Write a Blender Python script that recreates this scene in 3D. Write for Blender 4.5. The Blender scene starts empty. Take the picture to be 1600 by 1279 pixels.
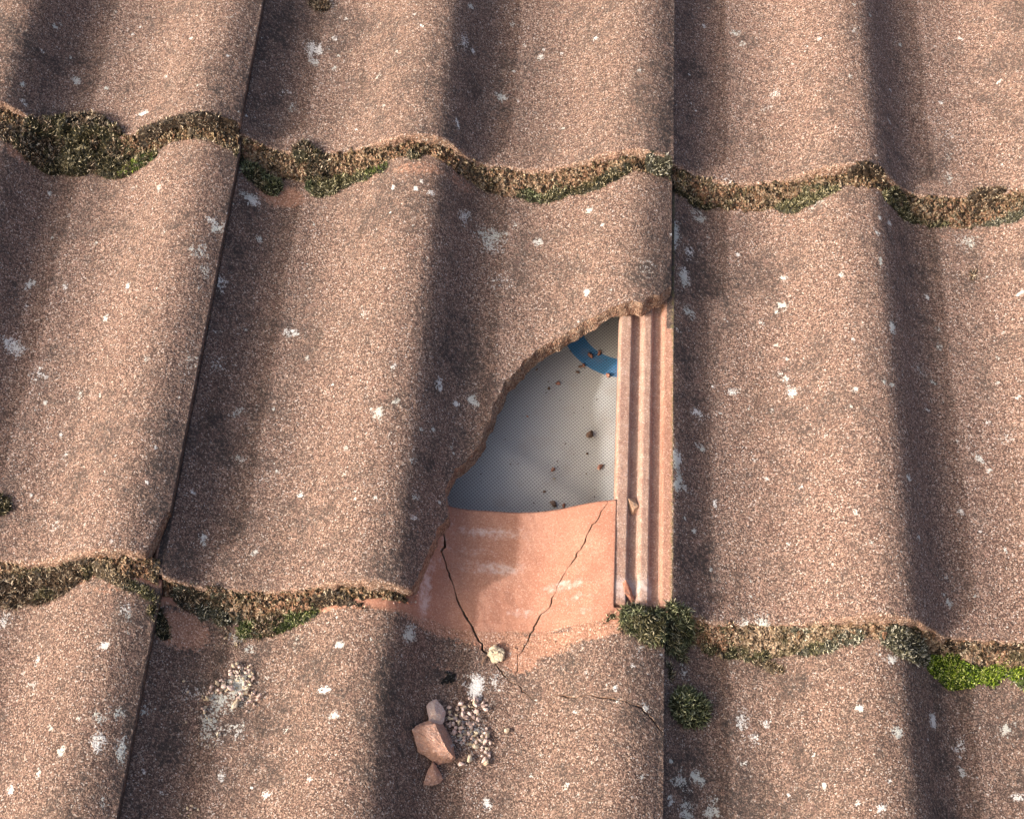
import bpy, bmesh, math, random
import numpy as np
from mathutils import Matrix, Vector, Euler

# ------------------------------------------------------------------ frame of the roof
# roof coordinates in mm: u = along the course (right), v = up the slope, n = off the roof
PITCH = math.radians(22.0)
G, T, W = 329.5, 14.5, 300.0
RP = np.array([[1, 0, 0], [0, math.cos(PITCH), -math.sin(PITCH)], [0, math.sin(PITCH), math.cos(PITCH)]])
LIFT = np.array([0, 0, 3.0])                       # the roof patch sits three metres up
def world(p):
    return (RP @ (np.asarray(p, float) * 0.001)) + LIFT
RPM = Matrix(RP.tolist())

sc = bpy.context.scene
C = sc.collection
# ------------------------------------------------------------------ camera
F = 2447.0
rv = np.array([2.6410343607266196, 0.09163351448954533, 0.029353348801463917])
tv = np.array([-209.09022516764605, 113.16435410880017, 953.2587255555505])
def rot(r):
    t = np.linalg.norm(r); k = r / t
    K = np.array([[0, -k[2], k[1]], [k[2], 0, -k[0]], [-k[1], k[0], 0]])
    return np.eye(3) + np.sin(t) * K + (1 - np.cos(t)) * K @ K
RC = rot(rv)
CAM = -RC.T @ tv
cam = bpy.data.cameras.new('camera')
cam.sensor_fit = 'HORIZONTAL'; cam.sensor_width = 36.0; cam.lens = F / 1600 * 36
cam.clip_start = 0.05; cam.clip_end = 500
co = bpy.data.objects.new('camera', cam); C.objects.link(co)
B = RP @ np.stack([RC[0], -RC[1], -RC[2]], axis=1)
m4 = Matrix(B.tolist()).to_4x4(); m4.translation = Vector(world(CAM).tolist())
co.matrix_world = m4
sc.camera = co

# ------------------------------------------------------------------ sun, sky, exposure
SL = np.array([-80.0, -40.0, 49.0]); SL /= np.linalg.norm(SL)
SW = RP @ SL
EL = math.asin(SW[2]); AZ = math.atan2(SW[0], SW[1])
sl = bpy.data.lights.new('sun', 'SUN'); sl.energy = 2.05; sl.angle = math.radians(2.0); sl.color = (1.0, 0.955, 0.93)
so = bpy.data.objects.new('sun', sl); C.objects.link(so)
so.rotation_euler = Vector(SW.tolist()).to_track_quat('Z', 'Y').to_euler()
so.location = (0, 0, 6)
w = bpy.data.worlds.new('World'); sc.world = w; w.use_nodes = True
nt = w.node_tree; bg = nt.nodes['Background']
sky = nt.nodes.new('ShaderNodeTexSky'); sky.sky_type = 'NISHITA'; sky.sun_disc = False
sky.air_density = 0.7; sky.dust_density = 6.0; sky.ozone_density = 0.3; sky.sun_elevation = EL; sky.sun_rotation = AZ
nt.links.new(sky.outputs[0], bg.inputs[0]); bg.inputs[1].default_value = 0.15
sc.view_settings.view_transform = 'Standard'; sc.view_settings.look = 'None'
sc.view_settings.exposure = 0.84; sc.view_settings.gamma = 1.0
sc.cycles.max_bounces = 8; sc.cycles.diffuse_bounces = 4

# ------------------------------------------------------------------ noise
def _h(ix, iy, iz, seed):
    x = (ix.astype(np.int64) * 374761393 + iy.astype(np.int64) * 668265263 + iz.astype(np.int64) * 2147483647 + seed * 974634777) & 0xffffffff
    x = ((x ^ (x >> 13)) * 1274126177) & 0xffffffff
    x = ((x ^ (x >> 16)) * 2246822519) & 0xffffffff
    x = x ^ (x >> 15)
    return (x & 0xffffff) / float(0xffffff)
def noise(p, s, seed=0):
    """value noise in [-1,1]; p (N,2|3) in mm, s = feature size in mm"""
    p = np.asarray(p, float) / s
    if p.shape[1] == 2: p = np.concatenate([p, np.zeros((len(p), 1))], 1)
    i = np.floor(p).astype(np.int64); f = p - i; f = f * f * (3 - 2 * f)
    r = 0
    for dx in (0, 1):
        for dy in (0, 1):
            for dz in (0, 1):
                wgt = (f[:, 0] if dx else 1 - f[:, 0]) * (f[:, 1] if dy else 1 - f[:, 1]) * (f[:, 2] if dz else 1 - f[:, 2])
                r = r + wgt * _h(i[:, 0] + dx, i[:, 1] + dy, i[:, 2] + dz, seed)
    return r * 2 - 1
def fbm(p, s, seed=0, o=3):
    r = 0; a = 1; t = 0
    for k in range(o):
        r = r + a * noise(p, s / 2 ** k, seed + 17 * k); t += a; a *= .55
    return r / t

# ------------------------------------------------------------------ tile profile
KQ = np.array([0, 4, 8, 13, 18, 24, 32, 52, 62, 70, 78, 86, 94, 102, 110, 117, 125, 134, 140, 145.5, 151, 156, 161, 166, 171, 178, 185,
               202, 212, 220, 228, 236, 244, 252, 260, 267, 274, 281, 288, 294, 300])
KH = np.array([16.5, 13.6, 10.4, 6.6, 3.4, 1.1, 0, 0, 1.2, 3.2, 6.6, 11.2, 17, 22.6, 26.8, 29.6, 31, 30.6, 28.4, 24.6, 19.0, 12.6, 7.2, 3.4, 1.0, 0, 0,
               0, 1.2, 3.2, 6.6, 11.2, 17, 22.6, 26.8, 29.6, 31, 31, 29.4, 27.2, 24.5])
def prof(q):
    q = np.asarray(q, float)
    r = (np.interp(q, KQ, KH) * 2 + np.interp(q - 2.5, KQ, KH) + np.interp(q + 2.5, KQ, KH)) / 4
    # the under-lock left of q = 0: three ribs and two grooves that the neighbour covers
    KU = [-36, -35.4, -34.6, -27.6, -27.0, -22.4, -20.6, -19.4, -14.2, -13.6, -8.0, -7.2, -6.4, 0]
    HU = [11.5, 14.6, 15.2, 15.0, 11.0, 10.8, 13.6, 15.0, 14.8, 10.6, 10.4, 14.2, 15.6, 16.3]
    return np.where(q < 0, np.interp(q, KU, HU), r)
def under(q):
    q = np.asarray(q, float); h = prof(q)
    b = h - 13.0
    b = np.where(q < 0, np.minimum(6.0, h - 4), b)
    b = np.where((q >= 0) & (q < 12), 6.0 + (prof(12.) - 13 - 6.0) * q / 12, b)
    k = np.clip((q - 250) / 12, 0, 1); k = k * k * (3 - 2 * k)
    return b * (1 - k) + np.minimum(h - 7, 17.6) * k

SHIFT = {(-1, 0): (0.4, 8.0), (-1, 1): (0, 2.0), (1, 1): (0, 1.5), (1, 0): (3.8, 1.0), (0, 0): (0.8, 0), (1, -1): (1.0, 0)}   # small slips (du, dv) of single tiles
def origin(c, r):
    d = SHIFT.get((c, r), (0, 0)); return c * W + d[0], r * G + d[1]
def relief(x, y, c, r):
    seed = 11 + c * 3 + r * 10
    Q = np.stack([np.ravel(x) + c * 1713, np.ravel(y) + r * 977], 1)
    rel = fbm(Q, 34, seed, 2) * .75 + fbm(Q, 6, seed + 5, 2) * .20 + noise(Q, 1.9, seed + 9) * .16
    rel = np.where(Q[:, 0] - c * 1713 < 0, rel * .22, rel)
    return rel * np.clip((300 - np.ravel(x)) / 3, 0, 1) * np.clip((np.ravel(x) + 36) / 2, 0, 1)
def surf(u, v, c, r):
    ou, ov = origin(c, r); x = np.atleast_1d(np.asarray(u, float) - ou); y = np.atleast_1d(np.asarray(v, float) - ov)
    x, y = np.broadcast_arrays(x, y)
    z = prof(x) + T * (1 - y / G) + relief(x, y, c, r).reshape(x.shape)
    return z if np.ndim(u) or np.ndim(v) else float(z[0])
def unproj(x, y, c=None, r=None, plane=None):
    """pixel of the photograph -> roof point on tile (c, r) or on the plane n = plane"""
    d = RC.T @ np.array([(x - 800) / F, (y - 639.5) / F, 1.0])
    if plane is not None:
        t = (plane - CAM[2]) / d[2]; return CAM + t * d
    ts = (np.linspace(54, -14, 700) - CAM[2]) / d[2]
    P = CAM[None] + ts[:, None] * d[None]
    k = np.argmax(P[:, 2] < surf(P[:, 0], P[:, 1], c, r))
    return P[k]
def tile_at(x, y):
    """which tile shows at a pixel"""
    for r in (1, 0, -1):
        for c in (-1, 0, 1):
            p = unproj(x, y, c, r); ou, ov = origin(c, r)
            if -1 <= p[0] - ou <= W and p[1] >= ov: return c, r, p
    p = unproj(x, y, 0, -1); return 0, -1, p
def unp(pts, c, r): return np.array([unproj(x, y, c, r) for x, y in pts])
def mmpx(p):
    """mm per photo pixel at a roof point"""
    return (RC @ (p - CAM))[2] / F

# ------------------------------------------------------------------ linking helpers
def mesh_of(name, V, faces, mats):
    me = bpy.data.meshes.new(name)
    me.from_pydata([], [], []) if len(V) == 0 else None
    V = np.asarray(V, float)
    if isinstance(faces, np.ndarray):
        k = faces.shape[1]
        me.vertices.add(len(V)); me.vertices.foreach_set('co', (V * .001).ravel())
        me.loops.add(faces.size); me.loops.foreach_set('vertex_index', faces.ravel().astype(np.int32))
        me.polygons.add(len(faces)); me.polygons.foreach_set('loop_start', np.arange(0, faces.size, k, dtype=np.int32))
        me.update(calc_edges=True)
    else:
        me.from_pydata((V * .001).tolist(), [], faces)
    for m in mats if isinstance(mats, (list, tuple)) else [mats]: me.materials.append(m)
    return me
def place(name, me, at, parent=None):
    o = bpy.data.objects.new(name, me); C.objects.link(o)
    if parent is None:
        o.location = world(at).tolist(); o.rotation_euler = (PITCH, 0, 0)
    else:
        o.parent = parent; o.location = (np.asarray(at) * .001).tolist()
    return o
def tag(o, label, cat, group=None, kind=None):
    o['label'] = label; o['category'] = cat
    if group: o['group'] = group
    if kind: o['kind'] = kind
    return o
def attr(me, name, val):
    a = me.attributes.new(name, 'FLOAT', 'POINT'); a.data.foreach_set('value', np.asarray(val, np.float32))
def colattr(me, name, col):
    a = me.attributes.new(name, 'FLOAT_COLOR', 'POINT')
    col = np.concatenate([col, np.ones((len(col), 1))], 1); a.data.foreach_set('color', col.astype(np.float32).ravel())
def smooth(me): me.polygons.foreach_set('use_smooth', np.ones(len(me.polygons), bool)); me.update()

# ------------------------------------------------------------------ materials
class NB:
    def __init__(s, name):
        s.m = bpy.data.materials.new(name); s.m.use_nodes = True; s.t = s.m.node_tree
        s.b = s.t.nodes['Principled BSDF']; s.b.inputs['Specular IOR Level'].default_value = 0.25
        s.b.inputs['Roughness'].default_value = 0.9
    def n(s, typ, ins={}, **kw):
        nd = s.t.nodes.new(typ)
        for k, v in kw.items(): setattr(nd, k, v)
        for k, v in ins.items(): s.put(nd.inputs[k], v)
        return nd
    def put(s, sock, v):
        if isinstance(v, bpy.types.NodeSocket): s.t.links.new(v, sock)
        else:
            if isinstance(v, tuple) and len(v) == 3 and sock.type == 'RGBA': v = (*v, 1)
            sock.default_value = v
    def math(s, op, a, b=0.0, c=0.0, clamp=False):
        nd = s.n('ShaderNodeMath', {0: a, 1: b, 2: c}, operation=op, use_clamp=clamp); return nd.outputs[0]
    def mix(s, f, a, b, blend='MIX'):
        nd = s.n('ShaderNodeMix', {0: f, 6: a, 7: b}, data_type='RGBA', blend_type=blend); return nd.outputs[2]
    def noise(s, co, scale, detail=2, rough=.5):
        return s.n('ShaderNodeTexNoise', {'Vector': co, 'Scale': scale, 'Detail': detail, 'Roughness': rough}).outputs['Fac']
    def vor(s, co, scale, feature='F1', rnd=1.0):
        return s.n('ShaderNodeTexVoronoi', {'Vector': co, 'Scale': scale, 'Randomness': rnd}, feature=feature)
    def step(s, v, lo, hi):
        return s.n('ShaderNodeMapRange', {0: v, 1: lo, 2: hi, 3: 0.0, 4: 1.0}, interpolation_type='SMOOTHSTEP').outputs[0]
    def ramp(s, f, stops):
        r = s.n('ShaderNodeValToRGB', {0: f}); e = r.color_ramp.elements
        while len(e) < len(stops): e.new(.5)
        for k, (p, c) in enumerate(stops): e[k].position = p; e[k].color = (*c, 1)
        return r.outputs[0]
    def attr(s, name, col=False):
        a = s.n('ShaderNodeAttribute', attribute_name=name); return a.outputs['Color' if col else 'Fac']
    def bump(s, h, strength, dist, prev=None):
        i = {'Height': h, 'Strength': strength, 'Distance': dist}
        if prev is not None: i['Normal'] = prev
        return s.n('ShaderNodeBump', i).outputs[0]
    def done(s, col, nrm=None, rough=None):
        s.put(s.b.inputs['Base Color'], col)
        if nrm is not None: s.put(s.b.inputs['Normal'], nrm)
        if rough is not None: s.put(s.b.inputs['Roughness'], rough)
        return s.m
def obj_co(b, seeded=True):
    tc = b.n('ShaderNodeTexCoord').outputs['Object']
    v = b.n('ShaderNodeVectorMath', {0: tc, 1: (1000., 1000., 1000.)}, operation='MULTIPLY').outputs[0]
    if seeded:
        r = b.n('ShaderNodeObjectInfo').outputs['Random']
        o = b.math('MULTIPLY', r, 4000.0)
        v = b.n('ShaderNodeVectorMath', {0: v, 1: o}, operation='ADD').outputs[0]
    return v

def mat_tile():
    b = NB('weathered_concrete_tile'); co = obj_co(b)
    big = b.noise(co, 1 / 70., 3, .55); med = b.noise(co, 1 / 16., 3, .6); fine = b.noise(co, 1 / 2.2, 2, .6); grit = b.noise(co, 1 / .5, 1)
    v = b.vor(co, 1 / .68); vr = b.n('ShaderNodeSeparateColor', {0: v.outputs['Color']}).outputs
    # sand matrix
    base = b.mix(b.step(big, .38, .64), (.235, .140, .108), (.335, .210, .158))
    base = b.mix(b.step(med, .42, .72), base, (.36, .235, .18))
    grain = b.ramp(vr[0], [(0, (.018, .014, .014)), (.32, (.065, .045, .040)), (.46, (.22, .135, .10)), (.74, (.42, .272, .212)), (.92, (.62, .45, .34)), (.97, (.80, .70, .61)), (1, (.95, .90, .85))])
    col = b.mix(.70, base, grain)
    # grime and algae in the pores; 'dark' also carries painted shade
    dk = b.attr('dark')
    pores = b.step(b.math('ADD', b.math('MULTIPLY', fine, .8), b.math('MULTIPLY', grit, .35)), .72, .42)
    blot = b.step(b.math('ADD', b.math('MULTIPLY', med, .6), b.math('MULTIPLY', big, .5)), .50, .70)
    amt = b.math('MULTIPLY_ADD', blot, .50, .24)
    amt = b.math('ADD', amt, b.math('MULTIPLY', dk, .85), clamp=True)
    dirt = b.math('MULTIPLY', b.math('ADD', b.math('MULTIPLY', pores, .9), b.math('MULTIPLY', amt, .45)), amt, clamp=True)
    dcol = b.mix(b.noise(co, 1 / 9.), (.062, .046, .045), (.082, .066, .056))
    col = b.mix(dirt, col, dcol)
    pep = b.step(b.math('ADD', b.noise(co, 1 / 4.2, 3, .65), b.math('MULTIPLY', b.math('SUBTRACT', big, .5), .35)), .55, .68)
    col = b.mix(b.math('MULTIPLY', pep, .42), col, b.mix(.3, dcol, grain))
    pk = b.step(b.noise(co, 1 / 6.5, 3, .6), .58, .72)
    col = b.mix(b.math('MULTIPLY', pk, .22), col, (.46, .27, .215))
    rnd = b.n('ShaderNodeObjectInfo').outputs['Random']
    col = b.mix(1.0, col, b.mix(rnd, (.84, .85, .86), (.99, .985, 1.0)), 'MULTIPLY')
    # dug-in clean clay colour where the neighbour lay on it
    cl = b.attr('clean')
    edge = b.math('ADD', cl, b.math('MULTIPLY', b.math('SUBTRACT', fine, .5), .9))
    tc_ = 1
    clm = b.step(edge, .38, .70); solid = b.step(cl, .80, .98)
    ccol = b.mix(b.step(b.noise(co, 1 / 30., 4, .6), .35, .65), (.40, .185, .125), (.48, .245, .17))
    ccol = b.mix(b.math('MULTIPLY', b.step(b.noise(co, 1 / 7., 3, .6), .5, .75), .35), ccol, (.36, .17, .11))
    ccol = b.mix(.16, ccol, grain)
    ccol = b.mix(b.math('MULTIPLY', b.step(b.noise(co, 1 / 55., 2), .45, .6), .3), ccol, (.33, .165, .115))
    ccol = b.mix(b.math('MULTIPLY', b.step(grit, .55, .8), .40), ccol, (.64, .42, .31))
    ccol = b.mix(b.math('MULTIPLY', b.step(vr[1], .86, .9), .5), ccol, (.30, .13, .09))
    ccol = b.mix(b.math('MULTIPLY', b.math('SUBTRACT', 1.0, solid), .55), ccol, b.mix(.35, grain, (.50, .27, .17)))
    col = b.mix(clm, col, ccol)
    dst = b.attr('dust')
    dcl = b.mix(b.step(b.noise(co, 1 / 9., 3, .6), .35, .65), (.42, .27, .22), (.56, .41, .33))
    dcl = b.mix(.30, dcl, grain)
    dcl = b.mix(b.math('MULTIPLY', b.step(b.noise(co, 1 / 3., 4, .7), .58, .72), .5), dcl, (.20, .14, .12))
    col = b.mix(b.math('MULTIPLY', dst, .85), col, dcl)
    wo = b.attr('worn'); wom = b.step(b.math('ADD', wo, b.math('MULTIPLY', b.math('SUBTRACT', b.noise(co, 1 / 3.5, 3, .6), .5), 1.6)), .45, .85)
    wcol = b.mix(b.step(b.noise(co, 1 / 12., 3), .35, .65), (.28, .15, .10), (.37, .245, .17))
    wcol = b.mix(.66, wcol, grain)
    col = b.mix(wom, col, wcol)
    # faint run-off streaks down the slope
    sx = b.n('ShaderNodeVectorMath', {0: co, 1: (1.0, .09, 1.0)}, operation='MULTIPLY').outputs[0]
    stk = b.step(b.noise(sx, 1 / 9., 3, .6), .56, .76)
    col = b.mix(b.math('MULTIPLY', stk, .32), col, b.mix(1.0, col, (.5, .47, .42), 'MULTIPLY'))
    # white bloom on the clean clay
    bl = b.attr('bloom')
    blm = b.math('MULTIPLY', b.step(b.math('ADD', bl, b.math('MULTIPLY', b.math('SUBTRACT', b.noise(co, 1 / 4., 6, .75), .5), 2.4)), .40, 1.30), b.step(bl, .02, .25))
    col = b.mix(b.math('MULTIPLY', blm, .62), col, (.74, .64, .61))
    # green film
    gr = b.attr('green'); col = b.mix(b.math('MULTIPLY', b.step(b.math('ADD', gr, b.math('SUBTRACT', fine, .5)), .3, .8), .6), col, (.20, .20, .06))
    # lichen
    li = b.attr('lichen')
    ln = b.math('ADD', b.math('MULTIPLY', b.math('SUBTRACT', b.noise(co, 1 / 2.2, 4, .75), .5), 4.2), b.math('MULTIPLY', b.math('SUBTRACT', vr[2], .5), .9))
    lm = b.step(b.math('ADD', b.math('MULTIPLY', li, 1.6), ln), .82, 1.12)
    lm = b.math('MULTIPLY', lm, b.step(li, .08, .2))
    col = b.mix(lm, col, b.mix(b.step(b.noise(co, 1 / 40., 1), .4, .6), b.mix(fine, (.84, .82, .80), (.62, .60, .57)), b.mix(fine, (.66, .66, .62), (.46, .47, .42))))
    hgt = b.math('ADD', b.math('MULTIPLY', b.math('SUBTRACT', 1.0, v.outputs['Distance']), .5), b.math('MULTIPLY', grit, .6))
    hgt = b.math('ADD', hgt, b.math('MULTIPLY', fine, 1.4))
    st = b.math('MULTIPLY_ADD', wom, .25, b.math('MULTIPLY_ADD', b.math('MULTIPLY', clm, solid), -.50, .75))
    nrm = b.bump(hgt, st, .0007)
    nrm = b.bump(lm, .4, .0005, nrm)
    return b.done(col, nrm, .92)

def mat_break():
    b = NB('fresh_fracture'); co = obj_co(b)
    n1 = b.noise(co, 1 / 6., 3); n2 = b.noise(co, 1 / .8, 2); v = b.vor(co, 1 / 1.1)
    r = b.n('ShaderNodeSeparateColor', {0: v.outputs['Color']}).outputs[0]
    col = b.mix(b.step(n1, .35, .65), (.36, .205, .145), (.45, .30, .215))
    col = b.mix(b.math('MULTIPLY', b.step(r, .75, .85), .6), col, (.64, .50, .39))
    col = b.mix(b.math('MULTIPLY', b.step(r, .3, .2), .7), col, (.13, .075, .055))
    return b.done(col, b.bump(b.math('ADD', n2, v.outputs['Distance']), 1.0, .002), .95)

def mat_crumb(name, a, c2, d, rm=.3):
    b = NB(name); co = obj_co(b)
    col = b.mix(b.noise(co, 1 / 2.5, 3), a, c2)
    v = b.vor(co, 1 / .8); r = b.n('ShaderNodeSeparateColor', {0: v.outputs['Color']}).outputs[0]
    col = b.mix(b.math('MULTIPLY', b.step(r, .8, .9), .6), col, d)
    rnd = b.n('ShaderNodeObjectInfo').outputs['Random']
    col = b.mix(b.math('MULTIPLY', rnd, rm), col, (.40, .24, .18))
    return b.done(col, b.bump(b.noise(co, 1 / 1.6, 5, .7), 1.0, .0016), .95)

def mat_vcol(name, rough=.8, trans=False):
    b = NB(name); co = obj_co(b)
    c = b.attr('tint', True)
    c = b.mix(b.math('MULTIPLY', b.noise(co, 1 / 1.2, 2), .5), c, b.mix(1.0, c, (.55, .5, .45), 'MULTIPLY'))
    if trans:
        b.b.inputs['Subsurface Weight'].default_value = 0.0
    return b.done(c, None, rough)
def mat_silt():
    b = NB('sandy_silt'); co = obj_co(b)
    n1 = b.noise(co, 1 / 14., 3); n2 = b.noise(co, 1 / 2.4, 3, .6); v = b.vor(co, 1 / 1.3)
    r = b.n('ShaderNodeSeparateColor', {0: v.outputs['Color']}).outputs[0]
    g = b.attr('tint', True); lump = b.vor(co, 1 / 3.2); ld = b.step(lump.outputs['Distance'], .35, .75)
    col = b.mix(b.step(n2, .35, .7), b.mix(1.0, g, (.42, .36, .30), 'MULTIPLY'), g)
    col = b.mix(b.math('MULTIPLY', ld, .32), col, b.mix(1.0, col, (.25, .2, .16), 'MULTIPLY'))  # crevices between lumps darkened in the colour, as painted shade
    col = b.mix(b.math('MULTIPLY', b.step(r, .8, .9), .55), col, (.62, .50, .36))
    col = b.mix(b.math('MULTIPLY', b.step(r, .22, .12), .7), col, (.07, .05, .03))
    return b.done(col, b.bump(b.math('SUBTRACT', b.math('ADD', n2, v.outputs['Distance']), lump.outputs['Distance']), 1.0, .002), .97)

def mem_n(u, v):
    return float(-31 - 5 * math.sin((u - 120) / 95) * math.sin(v / 105 + .6) + 1.5 * fbm(np.array([[u, v]]), 60, 4, 2)[0] + 2.2 * math.exp(-((u * .55 + v * .83 - 218) / 9) ** 2) - 1.5 * math.exp(-((u * .8 - v * .6 - 120) / 7) ** 2))
def mem_at(x, y):
    p = unproj(x, y, plane=-31)
    for _ in range(4): p = unproj(x, y, plane=mem_n(p[0], p[1]))
    return p
RINGC = mem_at(972, 499); RS = mmpx(RINGC) * 1.06
MEM0 = np.array([150.0, 150.0, -31.0])
def mat_membrane():
    b = NB('woven_roofing_underlay'); co = obj_co(b, False)
    s = b.n('ShaderNodeSeparateXYZ', {0: co}).outputs; x, y = s[0], s[1]
    k = 2 * math.pi / 2.5
    a1 = b.math('SINE', b.math('MULTIPLY', x, k)); a2 = b.math('SINE', b.math('MULTIPLY', y, k))
    dots = b.step(b.math('MULTIPLY', a1, a2), -.15, .55)
    base = b.mix(b.noise(co, 1 / 60., 2), (.56, .555, .54), (.62, .61, .59))
    # printed blue ring
    dx = b.math('SUBTRACT', x, float(RINGC[0] - MEM0[0])); dy = b.math('MULTIPLY', b.math('SUBTRACT', y, float(RINGC[1] - MEM0[1])), .95)
    d = b.math('SQRT', b.math('ADD', b.math('MULTIPLY', dx, dx), b.math('MULTIPLY', dy, dy)))
    ring = b.math('MULTIPLY', b.step(d, 62 * RS, 63.5 * RS), b.step(d, 93 * RS, 91.5 * RS))
    base = b.mix(b.math('MULTIPLY', ring, .92), base, (.05, .25, .52))
    col = b.mix(b.math('MULTIPLY', dots, .58), base, b.mix(1., base, (.22, .22, .22), 'MULTIPLY'))
    v = b.vor(co, 1 / 5.); speck = b.step(v.outputs['Distance'], .13, .07)
    rr = b.n('ShaderNodeSeparateColor', {0: v.outputs['Color']}).outputs[0]
    speck = b.math('MULTIPLY', b.math('MULTIPLY', speck, b.step(rr, .45, .5)), b.step(b.noise(co, 1 / 30., 2), .45, .55))
    col = b.mix(speck, col, (.10, .06, .045))
    dust = b.step(b.noise(co, 1 / 22., 4, .6), .52, .75)
    col = b.mix(b.math('MULTIPLY', dust, .25), col, (.36, .25, .19))
    return b.done(col, b.bump(dots, .5, -.0003), .75)

M_TILE, M_BREAK, M_SILT, M_MEM = mat_tile(), mat_break(), mat_silt(), mat_membrane()
M_PALE = mat_crumb('pale_mortar_crumb', (.80, .62, .54), (.70, .50, .43), (.90, .80, .74), .12)
M_CREAM = mat_crumb('cream_mortar_crumb', (.70, .60, .43), (.58, .47, .33), (.85, .80, .66))
M_RED = mat_crumb('terracotta_crumb', (.50, .22, .14), (.38, .17, .12), (.62, .38, .28))
M_DIRT = mat_crumb('brown_dirt_crumb', (.16, .10, .07), (.24, .16, .11), (.40, .30, .22))
M_SHARD = mat_crumb('broken_tile_body', (.58, .345, .265), (.47, .27, .20), (.70, .52, .43), .1)
M_TAN = mat_crumb('tan_tile_chip', (.56, .36, .24), (.46, .28, .18), (.66, .48, .34))
M_BLACK = mat_crumb('black_crust', (.008, .008, .008), (.02, .02, .02), (.12, .12, .12), 0.0)
M_MOSS = mat_vcol('moss_leaves', .6)

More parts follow.
